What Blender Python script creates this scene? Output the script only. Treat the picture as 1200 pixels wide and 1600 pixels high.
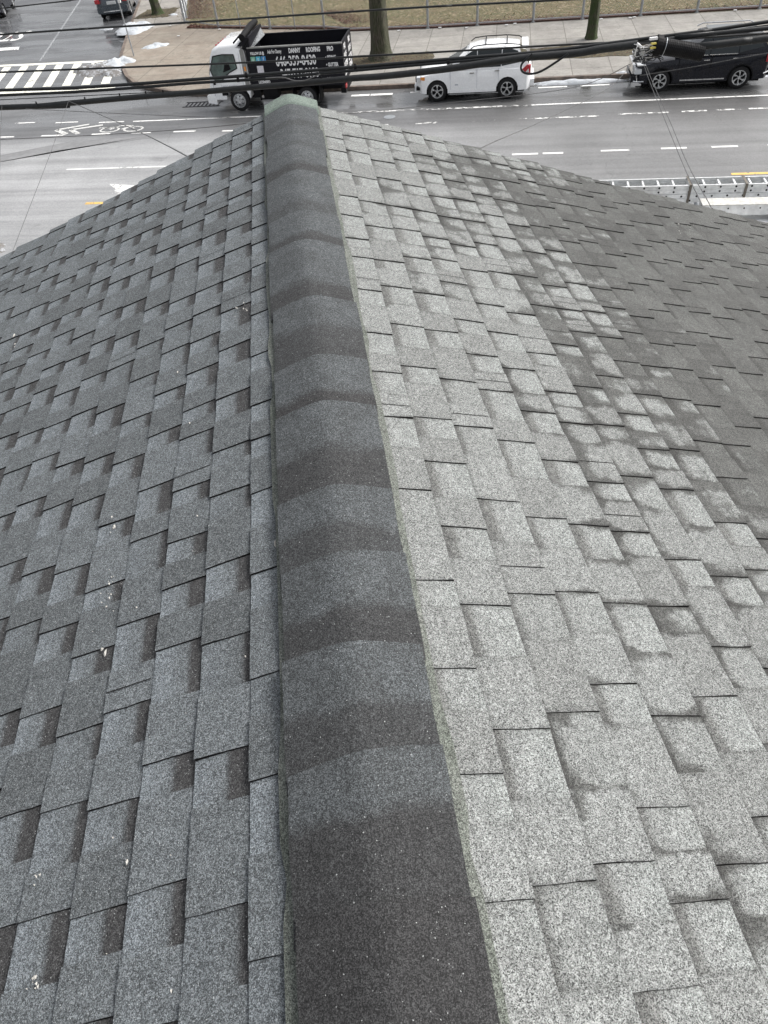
import bpy, bmesh, math, random
from mathutils import Vector, Matrix, noise
random.seed(7)
for o in list(bpy.data.objects): bpy.data.objects.remove(o)
R = math.radians
SC = bpy.context.scene
COL = SC.collection
GZ = -7.62                      # street level; the ridge of the roof is z = 0

# ------------------------------------------------------------------ camera, light, exposure
F, PITCH, ROLL, YAW = 1105.0, R(46.15), math.atan2(115, 1050), R(2.8)
CAM = Vector((.062, 0, 1.36))
r0 = Vector((math.cos(YAW), -math.sin(YAW), 0))
fw = Vector((math.sin(YAW)*math.cos(PITCH), math.cos(YAW)*math.cos(PITCH), -math.sin(PITCH)))
u0 = Vector((math.sin(YAW)*math.sin(PITCH), math.cos(YAW)*math.sin(PITCH), math.cos(PITCH)))
cR = math.cos(ROLL)*r0 - math.sin(ROLL)*u0
cU = math.sin(ROLL)*r0 + math.cos(ROLL)*u0
cd = bpy.data.cameras.new('camera'); cam = bpy.data.objects.new('camera', cd); COL.objects.link(cam)
m = Matrix((cR, cU, -fw)).transposed().to_4x4(); m.translation = CAM; cam.matrix_world = m
cd.sensor_fit = 'VERTICAL'; cd.sensor_height = 36; cd.lens = F/1600*36
cd.clip_start = .05; cd.clip_end = 3000
SC.camera = cam

SUN_EL, SUN_AZ = R(50), R(76)   # azimuth clockwise from +Y: soft light from the right, a little ahead
w = bpy.data.worlds.new('World'); SC.world = w; w.use_nodes = True
nt = w.node_tree; nt.nodes.clear()
sky = nt.nodes.new('ShaderNodeTexSky'); sky.sky_type = 'NISHITA'; sky.sun_disc = False
sky.sun_elevation = SUN_EL; sky.sun_rotation = SUN_AZ; sky.air_density = 1; sky.dust_density = 6; sky.ozone_density = 1
hs = nt.nodes.new('ShaderNodeHueSaturation'); hs.inputs['Saturation'].default_value = .22
bg = nt.nodes.new('ShaderNodeBackground'); bg.inputs[1].default_value = .15
wo = nt.nodes.new('ShaderNodeOutputWorld')
nt.links.new(sky.outputs[0], hs.inputs['Color']); nt.links.new(hs.outputs[0], bg.inputs[0]); nt.links.new(bg.outputs[0], wo.inputs[0])
sl = bpy.data.lights.new('sun', 'SUN'); sl.energy = 1.5; sl.angle = R(18); sl.color = (1, .97, .93)
so = bpy.data.objects.new('sun', sl); COL.objects.link(so)
sd = Vector((math.sin(SUN_AZ)*math.cos(SUN_EL), math.cos(SUN_AZ)*math.cos(SUN_EL), math.sin(SUN_EL)))
so.rotation_euler = sd.to_track_quat('Z', 'Y').to_euler(); so.location = sd*60
SC.view_settings.view_transform = 'Standard'; SC.view_settings.look = 'None'
SC.view_settings.exposure = .55; SC.view_settings.gamma = 1

# ------------------------------------------------------------------ frames
SA = R(14.5); sc, ss = math.cos(SA), math.sin(SA)
def W(s, t, z=0): return Vector((s*sc + t*ss, -s*ss + t*sc, GZ + z))   # street frame: s along the kerb, t across
def at(x, y, t):
    """a photo pixel on the upright plane t = const over the street"""
    v = Vector((x-600, 800-y))
    d = cR*v.x + cU*v.y + fw*F
    n = Vector((ss, sc, 0)); return CAM + d*((t - CAM.dot(n))/d.dot(n))

# ------------------------------------------------------------------ materials
def newmat(name):
    m = bpy.data.materials.new(name); m.use_nodes = True
    return m, m.node_tree, m.node_tree.nodes['Principled BSDF']
class N:
    def __init__(s, t): s.t = t
    def n(s, k, **kw):
        o = s.t.nodes.new(k)
        for a, b in kw.items(): setattr(o, a, b)
        return o
    def l(s, a, b): s.t.links.new(a, b)
    def val(s, x, inp):
        if hasattr(x, 'is_linked') or hasattr(x, 'links'): s.l(x, inp)
        else: inp.default_value = x
    def math(s, op, a, b=0, c=0, clamp=False):
        o = s.n('ShaderNodeMath', operation=op, use_clamp=clamp)
        s.val(a, o.inputs[0]); s.val(b, o.inputs[1]); s.val(c, o.inputs[2]); return o.outputs[0]
    def mix(s, f, a, b, mode='MIX'):
        o = s.n('ShaderNodeMix', data_type='RGBA', blend_type=mode)
        s.val(f, o.inputs[0])
        for x, i in ((a, 6), (b, 7)):
            if isinstance(x, tuple): o.inputs[i].default_value = (*x, 1) if len(x) == 3 else x
            else: s.l(x, o.inputs[i])
        return o.outputs[2]
    def ss(s, x, a, b, lo=0, hi=1):
        o = s.n('ShaderNodeMapRange', interpolation_type='SMOOTHSTEP')
        s.val(x, o.inputs[0]); o.inputs[1].default_value = a; o.inputs[2].default_value = b
        o.inputs[3].default_value = lo; o.inputs[4].default_value = hi; return o.outputs[0]
    def noise(s, vec, scale, detail=3, rough=.5, stretch=None, rot=0):
        if stretch or rot:
            mp = s.n('ShaderNodeMapping'); s.l(vec, mp.inputs[0]); mp.inputs[2].default_value = (0, 0, rot)
            mp.inputs[3].default_value = stretch or (1, 1, 1); vec = mp.outputs[0]
        o = s.n('ShaderNodeTexNoise'); s.l(vec, o.inputs['Vector']); o.inputs['Scale'].default_value = scale
        o.inputs['Detail'].default_value = detail; o.inputs['Roughness'].default_value = rough; return o.outputs[0]
    def vor(s, vec, scale, out='Color'):
        o = s.n('ShaderNodeTexVoronoi'); s.l(vec, o.inputs['Vector']); o.inputs['Scale'].default_value = scale
        return o.outputs[out]
    def pos(s): return s.n('ShaderNodeNewGeometry').outputs['Position']
    def sep(s, v):
        o = s.n('ShaderNodeSeparateXYZ'); s.l(v, o.inputs[0]); return o.outputs
    def scale(s, col, f):
        o = s.n('ShaderNodeVectorMath', operation='SCALE'); s.l(col, o.inputs[0]); s.val(f, o.inputs[3]); return o.outputs[0]
    def bump(s, h, strength, dist, bsdf):
        o = s.n('ShaderNodeBump'); o.inputs['Strength'].default_value = strength; o.inputs['Distance'].default_value = dist
        s.l(h, o.inputs['Height']); s.l(o.outputs[0], bsdf.inputs['Normal'])

def plain(name, col, rough=.5, metal=0, var=.15, scale=6, coat=0, trans=0, bump=0, spec=None):
    m, t, b = newmat(name); g = N(t); p = g.pos()
    spec = (.25 if max(col) < .05 and not metal else .5) if spec is None else spec
    nz = g.noise(p, scale, 4, .6)
    f = g.ss(nz, .25, .75, 1-var, 1+var)
    c = g.n('ShaderNodeRGB'); c.outputs[0].default_value = (*col, 1)
    g.l(g.scale(c.outputs[0], f), b.inputs['Base Color'])
    g.l(g.ss(g.noise(p, scale*3, 3), .3, .7, max(rough-.08, .02), rough+.08), b.inputs['Roughness'])
    b.inputs['Metallic'].default_value = metal
    b.inputs['Specular IOR Level'].default_value = spec; b.inputs['Coat Weight'].default_value = coat; b.inputs['Coat Roughness'].default_value = .05
    if trans: b.inputs['Transmission Weight'].default_value = trans
    if bump: g.bump(g.noise(p, scale*8, 4), bump, .01, b)
    return m

def shingle_mat(name, dark, mid, lite, gapdark, gr_lo, gr_hi, gr_pow, stain=False, gapw=.42, specks=.0, cap=False):
    m, t, b = newmat(name); g = N(t); p = g.pos()
    a1 = g.n('ShaderNodeAttribute', attribute_name='cell'); s1 = g.sep(a1.outputs['Color']); yf = a1.outputs['Alpha']
    rnd, gap, v = s1[0], s1[1], s1[2]
    blot = g.noise(p, 5.5, 3, .6)
    tone = g.math('ADD', g.math('MULTIPLY', rnd, .75), g.math('MULTIPLY', blot, .5))
    base = g.mix(g.ss(tone, .2, 1.0), dark, mid)
    # printed shadow band at the covered end of every cut-out, fading to a pale blend at the butt
    vv = g.math('ADD', v, g.math('MULTIPLY', g.math('SUBTRACT', rnd, .5), .3))
    wob = g.math('MULTIPLY', g.math('SUBTRACT', g.noise(p, 60, 2), .5), .06)
    vv = g.math('ADD', vv, wob)
    band = g.ss(vv, gapw-.11, gapw+.06)
    if cap:      # every cap has its own printed band: how wide and how dark differs from piece to piece
        a2 = g.n('ShaderNodeAttribute', attribute_name='band')
        vv = g.math('ADD', v, g.math('MULTIPLY', g.math('SUBTRACT', g.noise(p, 9, 3), .5), .22))
        bw = g.math('SUBTRACT', vv, g.sep(a2.outputs['Color'])[0])
        band = g.ss(bw, -.04, .16)
        band = g.math('MAXIMUM', band, g.math('SUBTRACT', 1, g.sep(a2.outputs['Color'])[1]))
    gl = g.mix(g.ss(vv, gapw, .95), mid, lite)
    gl = g.mix(g.math('MULTIPLY', g.ss(rnd, .6, .9), .5), gl, dark)
    gc = g.mix(band, gapdark, gl)
    col = g.mix(gap, base, gc) if not cap else g.mix(band, gapdark, g.mix(g.ss(g.noise(p, 7, 3), .35, .65), mid, lite))
    # granules
    vc = g.sep(g.vor(p, 540))
    vf = g.sep(g.vor(p, 170))
    gr = g.math('POWER', vc[0], gr_pow)
    gm = g.n('ShaderNodeMapRange'); g.l(gr, gm.inputs[0]); gm.inputs[3].default_value = gr_lo; gm.inputs[4].default_value = gr_hi
    gm2 = g.math('MULTIPLY', gm.outputs[0], g.ss(vf[1], 0, 1, .84, 1.16))
    gm3 = g.math('MULTIPLY', gm2, g.ss(g.noise(p, 26, 3, .7), .3, .7, .9, 1.1))
    tint = g.mix(g.math('MULTIPLY', vc[1], .5), (1, 1, 1), (.93, 1.0, .965))
    col = g.mix(1.0, col, tint, 'MULTIPLY')
    col = g.scale(col, gm3)
    if specks:
        sp = g.ss(vc[2], 1-specks, 1.0)
        col = g.mix(g.math('MULTIPLY', sp, .6), col, (.55, .57, .57))
    if stain:
        q = g.sep(p)
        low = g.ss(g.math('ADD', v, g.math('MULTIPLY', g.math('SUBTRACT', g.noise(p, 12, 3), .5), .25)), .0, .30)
        butt_shade = g.ss(g.math('ADD', v, g.math('MULTIPLY', g.math('SUBTRACT', g.noise(p, 20, 3), .5), .12)), .0, .13)
        lw = g.math('ADD', g.math('MULTIPLY', gap, low), g.math('MULTIPLY', g.math('SUBTRACT', 1, gap), butt_shade))
        col = g.scale(col, g.math('ADD', .70, g.math('MULTIPLY', lw, .30)))  # upslope ends darker: print band in cut-outs, painted butt shade on teeth
        edg = g.ss(g.math('ABSOLUTE', g.math('SUBTRACT', yf, .5)), .40, .5, 1, .86)
        col = g.scale(col, edg)
        b1 = g.math('SUBTRACT', g.noise(p, 1.5, 4, .6), .5)
        b2 = g.math('SUBTRACT', g.noise(p, 1.0, 3, .6, (4.5, 1.0, 4.5)), .5)
        b3 = g.math('SUBTRACT', g.noise(p, 7, 4, .7), .5)
        big = g.math('ADD', g.math('MULTIPLY', b1, .75), g.math('ADD', g.math('MULTIPLY', b2, 1.2), g.math('MULTIPLY', b3, .75)))
        D = g.math('MULTIPLY', g.math('SUBTRACT', q[0], 1.17), .78)
        D = g.math('ADD', D, g.math('MULTIPLY', big, 1.35))
        # the top rake dries out first
        D = g.math('ADD', D, g.math('MULTIPLY', g.math('SUBTRACT', q[1], 2.3), .055))
        D = g.math('SUBTRACT', D, g.ss(q[1], 4.5, 5.1, 0, .4))
        ed = g.math('MULTIPLY', g.math('ABSOLUTE', g.math('SUBTRACT', yf, .5)), 2)
        ed = g.math('POWER', ed, 3)
        ev = g.math('POWER', g.math('SUBTRACT', 1, v, clamp=True), 3)
        D = g.math('ADD', D, g.math('MULTIPLY', g.math('MINIMUM', g.math('ADD', ed, ev), 1.1), .52))
        D = g.math('ADD', D, g.math('MULTIPLY', g.math('SUBTRACT', rnd, .5), .42))
        D = g.math('ADD', D, g.math('MULTIPLY', g.math('SUBTRACT', g.noise(p, 14, 4, .6), .5), .5))
        wet = g.ss(D, .02, .36)
        wc = g.mix(1.0, col, (.34, .335, .328), 'MULTIPLY')
        wc = g.scale(wc, g.math('MULTIPLY', g.ss(g.noise(p, 4.5, 5, .75), .3, .7, .82, 1.22), g.ss(rnd, 0, 1, .9, 1.12)))
        col = g.mix(wet, col, wc)
        g.l(g.ss(wet, 0, 1, .88, .7), b.inputs['Roughness'])
    else:
        b.inputs['Roughness'].default_value = .85
    g.l(col, b.inputs['Base Color'])
    b.inputs['Specular IOR Level'].default_value = .3
    g.bump(g.math('ADD', g.vor(p, 540, 'Distance'), g.math('MULTIPLY', vc[0], .5)), .5, .0012, b)
    return m

def asphalt_mat():
    m, t, b = newmat('asphalt'); g = N(t); p = g.pos()
    mp = g.n('ShaderNodeMapping'); g.l(p, mp.inputs[0]); mp.inputs[2].default_value = (0, 0, SA)   # into the street frame
    q = mp.outputs[0]; s3 = g.sep(q); tt = s3[1]
    streak = g.noise(q, 1.0, 5, .6, (.06, 1.4, 1))
    blot = g.noise(p, .35, 4, .6)
    fine = g.noise(p, 22, 4, .8)
    gran = g.sep(g.vor(p, 40))[0]
    # pale near lanes, with sky reflection painted into their colour; darker strip beyond
    lane = g.ss(tt, 26.4, 28.6)
    lane = g.math('MULTIPLY', lane, .75)
    c = g.mix(lane, (.29, .293, .296), (.066, .067, .070))
    # the painted reflection fades to grey towards the right
    c = g.mix(g.math('MULTIPLY', g.ss(s3[0], -9, 4), .62), c, (.076, .075, .073))
    # damp side street
    side = g.math('MULTIPLY', g.ss(tt, 36, 42), .8)
    c = g.mix(side, c, (.10, .103, .109))
    f = g.math('MULTIPLY', g.ss(streak, .25, .75, .80, 1.18), g.ss(fine, .25, .75, .86, 1.14))
    f = g.math('MULTIPLY', f, g.ss(blot, .3, .7, .88, 1.12))
    f = g.math('MULTIPLY', f, g.ss(gran, 0, 1, .88, 1.12))
    cr = g.n('ShaderNodeTexVoronoi', feature='DISTANCE_TO_EDGE'); wv = g.n('ShaderNodeVectorMath', operation='ADD'); g.l(p, wv.inputs[0])
    nn = g.n('ShaderNodeTexNoise'); g.l(p, nn.inputs['Vector']); nn.inputs['Scale'].default_value = .9; nn.inputs['Detail'].default_value = 5; g.l(nn.outputs['Color'], wv.inputs[1])
    g.l(wv.outputs[0], cr.inputs['Vector']); cr.inputs['Scale'].default_value = .17
    f = g.math('MULTIPLY', f, g.ss(cr.outputs['Distance'], .0, .004, .8, 1))
    f = g.math('MULTIPLY', f, g.ss(g.noise(q, .9, 5, .7, (.5, 1, 1)), .60, .72, 1, .74))     # oil and tyre stains
    f = g.math('MULTIPLY', f, g.ss(g.noise(q, 1.0, 6, .6, (.03, 3.2, 1)), .3, .7, .92, 1.1))   # wheel paths and salt
    g.l(g.scale(c, f), b.inputs['Base Color'])
    pud = g.ss(g.noise(q, 1.0, 4, .55, (.22, .8, 1)), .42, .60)
    wetz = g.math('MULTIPLY', g.ss(tt, 28.3, 30.5), pud)
    rr = g.n('ShaderNodeMapRange'); g.l(wetz, rr.inputs[0]); rr.inputs[3].default_value = .45; rr.inputs[4].default_value = .07
    g.l(rr.outputs[0], b.inputs['Roughness'])
    b.inputs['Specular IOR Level'].default_value = .55
    bs = g.math('MULTIPLY', fine, g.ss(wetz, 0, .7, 1, .1))
    g.bump(bs, .25, .012, b)
    return m

def concrete_mat(name, a, bcol, joint=1.55, rot=SA, jo=(0, 0)):
    m, t, b = newmat(name); g = N(t); p = g.pos()
    mp = g.n('ShaderNodeMapping'); g.l(p, mp.inputs[0]); mp.inputs[2].default_value = (0, 0, rot); mp.inputs[1].default_value = (*jo, 0)
    br = g.n('ShaderNodeTexBrick'); g.l(mp.outputs[0], br.inputs[0]); br.offset = 0
    for k, v in (('Scale', 1), ('Mortar Size', .022), ('Brick Width', joint), ('Row Height', joint*.98), ('Mortar Smooth', .4)): br.inputs[k].default_value = v
    br.inputs['Color1'].default_value = (.9, .9, .9, 1); br.inputs['Color2'].default_value = (1.08, 1.08, 1.08, 1); br.inputs['Mortar'].default_value = (.52, .5, .48, 1)
    nz = g.noise(p, .8, 5, .65); c = g.mix(g.ss(nz, .35, .65), a, bcol)
    c = g.mix(1.0, c, br.outputs[0], 'MULTIPLY')
    f = g.math('MULTIPLY', g.ss(g.noise(p, 14, 4, .7), .25, .75, .88, 1.12), g.ss(g.noise(p, 2.6, 4, .7), .3, .7, .86, 1.1))
    cr = g.n('ShaderNodeTexVoronoi', feature='DISTANCE_TO_EDGE'); 
    wv = g.n('ShaderNodeVectorMath', operation='ADD'); g.l(p, wv.inputs[0])
    nn = g.n('ShaderNodeTexNoise'); g.l(p, nn.inputs['Vector']); nn.inputs['Scale'].default_value = 1.4; g.l(nn.outputs['Color'], wv.inputs[1])
    g.l(wv.outputs[0], cr.inputs['Vector']); cr.inputs['Scale'].default_value = .28
    f = g.math('MULTIPLY', f, g.ss(cr.outputs['Distance'], .0, .006, .72, 1))
    g.l(g.scale(c, f), b.inputs['Base Color']); b.inputs['Roughness'].default_value = .7
    return m

def paint_mat(name, col, wear=.5):
    m, t, b = newmat(name); g = N(t); p = g.pos()
    c = g.n('ShaderNodeRGB'); c.outputs[0].default_value = (*col, 1)
    g.l(g.scale(c.outputs[0], g.ss(g.noise(p, 9, 4, .7), .3, .7, .82, 1.05)), b.inputs['Base Color'])
    b.inputs['Roughness'].default_value = .55
    n1 = g.math('ADD', g.math('MULTIPLY', g.noise(p, 7, 5, .75), .6), g.math('MULTIPLY', g.noise(p, .9, 3, .6), .4))
    f = g.ss(n1, wear-.10, wear-.02)
    tr = g.n('ShaderNodeBsdfTransparent'); mx = g.n('ShaderNodeMixShader')
    g.l(f, mx.inputs[0]); g.l(tr.outputs[0], mx.inputs[1]); g.l(b.outputs[0], mx.inputs[2])
    g.l(mx.outputs[0], t.nodes['Material Output'].inputs[0])
    return m

def snow_mat(name, dirt):
    m, t, b = newmat(name); g = N(t); p = g.pos()
    f = g.ss(g.noise(p, 5, 6, .75), .62-dirt*.35, .74-dirt*.28)
    c = g.mix(f, (.50, .53, .56), (.14, .13, .12)); c = g.mix(g.ss(g.noise(p, 2.2, 4, .7), .45, .7, 0, .5), c, (.30, .30, .31))
    g.l(c, b.inputs['Base Color']); b.inputs['Roughness'].default_value = .55
    g.bump(g.noise(p, 12, 5, .7), .6, .04, b)
    return m

def lawn_mat():
    m, t, b = newmat('dry_lawn'); g = N(t); p = g.pos()
    c = g.mix(g.ss(g.noise(p, .45, 5, .7), .38, .62), (.105, .086, .036), (.078, .078, .027))
    c = g.mix(g.ss(g.noise(p, 3.2, 5, .75), .42, .68), c, (.150, .108, .062))
    sp = g.sep(g.vor(p, 11))
    c = g.mix(g.ss(sp[0], .8, .95), c, (.27, .22, .14))
    c = g.mix(g.ss(sp[1], .84, .97), c, (.05, .055, .02))
    g.l(g.scale(c, g.ss(g.noise(p, 16, 5, .8), .25, .75, .75, 1.3)), b.inputs['Base Color'])
    b.inputs['Roughness'].default_value = .9; g.bump(g.noise(p, 16, 5, .8), .8, .05, b)
    return m

def bark_mat(name, moss):
    m, t, b = newmat(name); g = N(t); p = g.pos()
    n1 = g.noise(p, 5, 6, .75, (5, 5, .7))
    c = g.mix(g.ss(n1, .35, .65), (.014, .011, .008), (.12, .105, .08))
    q = g.sep(p)
    c = g.mix(g.math('MULTIPLY', g.ss(g.noise(p, 2.5, 4, .6), .3, .6), moss), c, (.04, .062, .018))
    g.l(c, b.inputs['Base Color']); b.inputs['Roughness'].default_value = .9
    g.bump(n1, 1, .05, b); return m

M = {}
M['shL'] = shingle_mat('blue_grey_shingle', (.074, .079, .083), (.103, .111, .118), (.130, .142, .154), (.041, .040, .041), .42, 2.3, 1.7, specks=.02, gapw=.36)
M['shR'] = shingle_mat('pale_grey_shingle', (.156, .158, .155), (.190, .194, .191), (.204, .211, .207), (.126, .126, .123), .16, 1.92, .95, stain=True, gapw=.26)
M['edge'] = plain('shingle_cut_edge', (.012, .011, .011), .9)
M['edgeR'] = plain('shingle_cut_edge_weathered', (.020, .019, .018), .9)
M['cap'] = shingle_mat('ridge_cap_granules', (.040, .042, .044), (.053, .0563, .0592), (.062, .0665, .0705), (.0285, .0278, .0285), .42, 2.3, 1.7, specks=.004, cap=True)
M['capgreen'] = shingle_mat('green_cap_granules', (.09, .113, .098), (.13, .157, .138), (.13, .157, .138), (.09, .113, .098), .5, 1.7, 1.0)
M['strip'] = shingle_mat('cap_underlay_granules', (.06, .072, .056), (.165, .168, .158), (.165, .168, .158), (.1, .1, .1), .3, 1.9, 1.2)
M['asphalt'] = asphalt_mat()
M['walk'] = concrete_mat('sidewalk_concrete', (.225, .213, .195), (.28, .268, .245), jo=(.25, .1))
M['corner'] = concrete_mat('tan_corner_concrete', (.215, .18, .145), (.255, .225, .185), joint=2.6, jo=(.7, .3))
M['sidewalk2'] = concrete_mat('damp_side_concrete', (.25, .235, .215), (.31, .29, .26), rot=-R(1.5))
M['kerb'] = plain('kerb_stone', (.135, .105, .085), .6, var=.5, scale=3)
M['kerbgrey'] = plain('kerb_grey', (.26, .25, .235), .7, var=.25, scale=3)
M['lawn'] = lawn_mat()
M['soil'] = plain('tree_pit_soil', (.075, .062, .035), .95, var=.6, scale=7, bump=.8)
M['white_line'] = paint_mat('road_paint_white', (.80, .80, .78), .47)
M['white_worn'] = paint_mat('road_paint_worn', (.76, .76, .74), .56)
M['cream_line'] = paint_mat('crosswalk_paint', (.80, .79, .70), .45)
M['faded_line'] = paint_mat('road_paint_faded', (.62, .62, .60), .49)
M['yellow_line'] = paint_mat('road_paint_yellow', (.75, .47, .12), .47)
M['snow'] = snow_mat('old_snow', .15)
M['slush'] = snow_mat('dirty_slush', .75)
M['galv'] = plain('galvanised_steel', (.36, .38, .40), .45, .6)
M['mesh'] = plain('chain_link_wire', (.42, .44, .46), .5, .5)
M['bark'] = bark_mat('mossy_bark', .4); M['bark2'] = bark_mat('green_bark', .95)
M['wpaint'] = plain('white_car_paint', (.88, .89, .90), .25, 0, .03, coat=.6)
M['bpaint'] = plain('black_car_paint', (.004, .005, .010), .25, 0, .05, coat=.3)
M['gpaint'] = plain('grey_car_paint', (.06, .075, .09), .3, .4, .08, coat=.8)
M['glass'] = plain('dark_car_glass', (.012, .017, .019), .06, 0, .1, coat=.5)
M['tglass'] = plain('greenish_cab_glass', (.05, .085, .075), .06, 0, .5, scale=3, coat=.5)
M['rubber'] = plain('tyre_rubber', (.018, .018, .019), .8)
M['alloy'] = plain('alloy_rim', (.58, .59, .6), .3, .75)
M['dark'] = plain('black_plastic', (.008, .008, .009), .6, spec=.15)
M['chrome'] = plain('bright_chrome', (.8, .8, .8), .15, 1)
M['lamp'] = plain('clear_lamp', (.62, .64, .66), .12, .2)
M['amber'] = plain('amber_lens', (.75, .28, .05), .25)
M['red'] = plain('red_lens', (.42, .012, .02), .2, coat=.6)
M['bodyblack'] = plain('dump_body_black', (.006, .006, .010), .6, 0, .25)
M['railgrey'] = plain('worn_steel_edge', (.26, .26, .25), .5, .3)
M['text'] = plain('white_lettering', (.78, .78, .78), .5, var=.05)
M['gtext'] = plain('grey_lettering', (.30, .32, .38), .5)
M['icon_green'] = plain('icon_green', (.20, .48, .34), .4); M['icon_cyan'] = plain('icon_cyan', (.10, .47, .62), .4); M['icon_blue'] = plain('icon_blue', (.05, .26, .55), .4)
M['sticker'] = plain('pale_sticker', (.68, .66, .70), .5)
M['cable'] = plain('black_cable_sheath', (.014, .0155, .0165), .5, 0, .3, scale=20, spec=.35)
M['sleeve'] = plain('clear_grey_sleeve', (.22, .23, .24), .25, .2, .3)
M['wire'] = plain('thin_wire', (.09, .09, .092), .6)
M['alu'] = plain('ladder_aluminium', (.70, .71, .71), .42, .35, .15, scale=8)
M['plank'] = plain('plank_deck', (.50, .495, .465), .6, 0, .2, scale=14)
M['strap'] = plain('brown_strap', (.13, .115, .095), .7)
M['siding'] = plain('pale_siding', (.55, .54, .5), .6, 0, .08)
M['trim'] = plain('white_trim', (.75, .75, .73), .5, 0, .06)
M['pane'] = plain('window_pane', (.03, .04, .045), .06, coat=.5)
M['leaf'] = plain('dead_leaf', (.085, .034, .022), .85, 0, .8, scale=30)
M['litter'] = plain('paper_litter', (.7, .7, .7), .6)
M['plate'] = plain('number_plate', (.6, .62, .62), .4)
M['lichen'] = plain('pale_dropping', (.42, .41, .38), .7)
M['yelstripe'] = plain('yellow_tag', (.75, .62, .12), .5)
M['brownstone'] = plain('coping', (.075, .04, .032), .8, var=.4, scale=5)

# ------------------------------------------------------------------ building helpers
INV = {}
def tag(o, label=None, cat=None, group=None, kind=None):
    if label: o['label'] = label
    if cat: o['category'] = cat
    if group: o['group'] = group
    if kind: o['kind'] = kind
    return o
def empty(name, loc, rz, label, cat, group=None):
    o = bpy.data.objects.new(name, None); COL.objects.link(o); o.location = loc; o.rotation_euler = (0, 0, rz)
    INV[o.name] = (Matrix.Translation(Vector(loc)) @ Matrix.Rotation(rz, 4, 'Z')).inverted()
    return tag(o, label, cat, group)
class MB:
    def __init__(s): s.v = []; s.f = []; s.mi = []; s.col = []; s.k = 0; s.cc = None
    def q(s, pts, cols=None, mi=None):
        i = len(s.v); s.v += [tuple(p) for p in pts]; s.f.append(tuple(range(i, i+len(pts)))); s.mi.append(s.k if mi is None else mi)
        s.col.append(cols or [(.5, 0, .5, .5)]*len(pts))
    def box(s, x0, x1, y0, y1, z0, z1, mi=None):
        a = [(x, y, z) for z in (z0, z1) for y in (y0, y1) for x in (x0, x1)]
        for f in ((0, 2, 3, 1), (4, 5, 7, 6), (0, 1, 5, 4), (2, 6, 7, 3), (0, 4, 6, 2), (1, 3, 7, 5)): s.q([a[j] for j in f], mi=mi)
    def tube(s, pts, r, n=8, cap=True, mi=None):
        pts = [Vector(p) for p in pts]; rs = r if isinstance(r, (list, tuple)) else [r]*len(pts); rings = []
        up = None
        for i, p in enumerate(pts):
            d = (pts[min(i+1, len(pts)-1)] - pts[max(i-1, 0)]).normalized()
            if up is None: up = Vector((0, 0, 1)) if abs(d.z) < .9 else Vector((1, 0, 0))
            a = d.cross(up).normalized(); b = a.cross(d).normalized(); up = b
            rings.append([p + (a*math.cos(2*math.pi*k/n) + b*math.sin(2*math.pi*k/n))*rs[i] for k in range(n)])
        i0 = len(s.v)
        for rg in rings: s.v += [tuple(x) for x in rg]
        for i in range(len(rings)-1):
            for k in range(n):
                a = i0+i*n+k; b = i0+i*n+(k+1) % n
                s.f.append((a, b, b+n, a+n)); s.mi.append(s.k if mi is None else mi); s.col.append([(.5, 0, .5, .5)]*4)
        if cap:
            s.q(rings[0][::-1], mi=mi); s.q(rings[-1], mi=mi)
    def prism(s, poly, y0, y1, mi=None):      # polygon in x,z extruded along y
        s.q([(x, y0, z) for x, z in poly], mi=mi); s.q([(x, y1, z) for x, z in poly[::-1]], mi=mi)
        for i in range(len(poly)):
            (a, b), (c, d) = poly[i], poly[(i+1) % len(poly)]
            s.q([(a, y0, b), (a, y1, b), (c, y1, d), (c, y0, d)], mi=mi)
    def slab(s, poly, z0, z1, mi=None):       # polygon in x,y raised along z
        s.q([(x, y, z1) for x, y in poly], mi=mi)
        for i in range(len(poly)):
            (a, b), (c, d) = poly[i], poly[(i+1) % len(poly)]
            s.q([(a, b, z0), (c, d, z0), (c, d, z1), (a, b, z1)], mi=mi)
    def build(s, name, mats, parent=None, world=False, bevel=0, smooth=False, cols=False, weld=False):
        me = bpy.data.meshes.new(name)
        v = s.v
        if world and parent is not None:
            iv = INV[parent.name]; v = [tuple(iv @ Vector(p)) for p in v]
        me.from_pydata(v, [], s.f)
        for mm in (mats if isinstance(mats, list) else [mats]): me.materials.append(mm)
        if isinstance(mats, list):
            for p, i in zip(me.polygons, s.mi): p.material_index = i
        if cols:
            ca = me.color_attributes.new('cell', 'FLOAT_COLOR', 'CORNER'); flat = []
            for c in s.col:
                for x in c: flat += list(x)
            ca.data.foreach_set('color', flat)
        if weld:
            bm = bmesh.new(); bm.from_mesh(me); bmesh.ops.remove_doubles(bm, verts=bm.verts, dist=.0006)
            bmesh.ops.recalc_face_normals(bm, faces=bm.faces); bm.to_mesh(me); bm.free()
        if smooth:
            for p in me.polygons: p.use_smooth = True
            if smooth != 'all': me.set_sharp_from_angle(angle=R(38))
        o = bpy.data.objects.new(name, me); COL.objects.link(o)
        if parent is not None: o.parent = parent
        if bevel:
            b = o.modifiers.new('bevel', 'BEVEL'); b.width = bevel; b.segments = 2; b.limit_method = 'ANGLE'; b.angle_limit = R(40)
        return o

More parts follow.
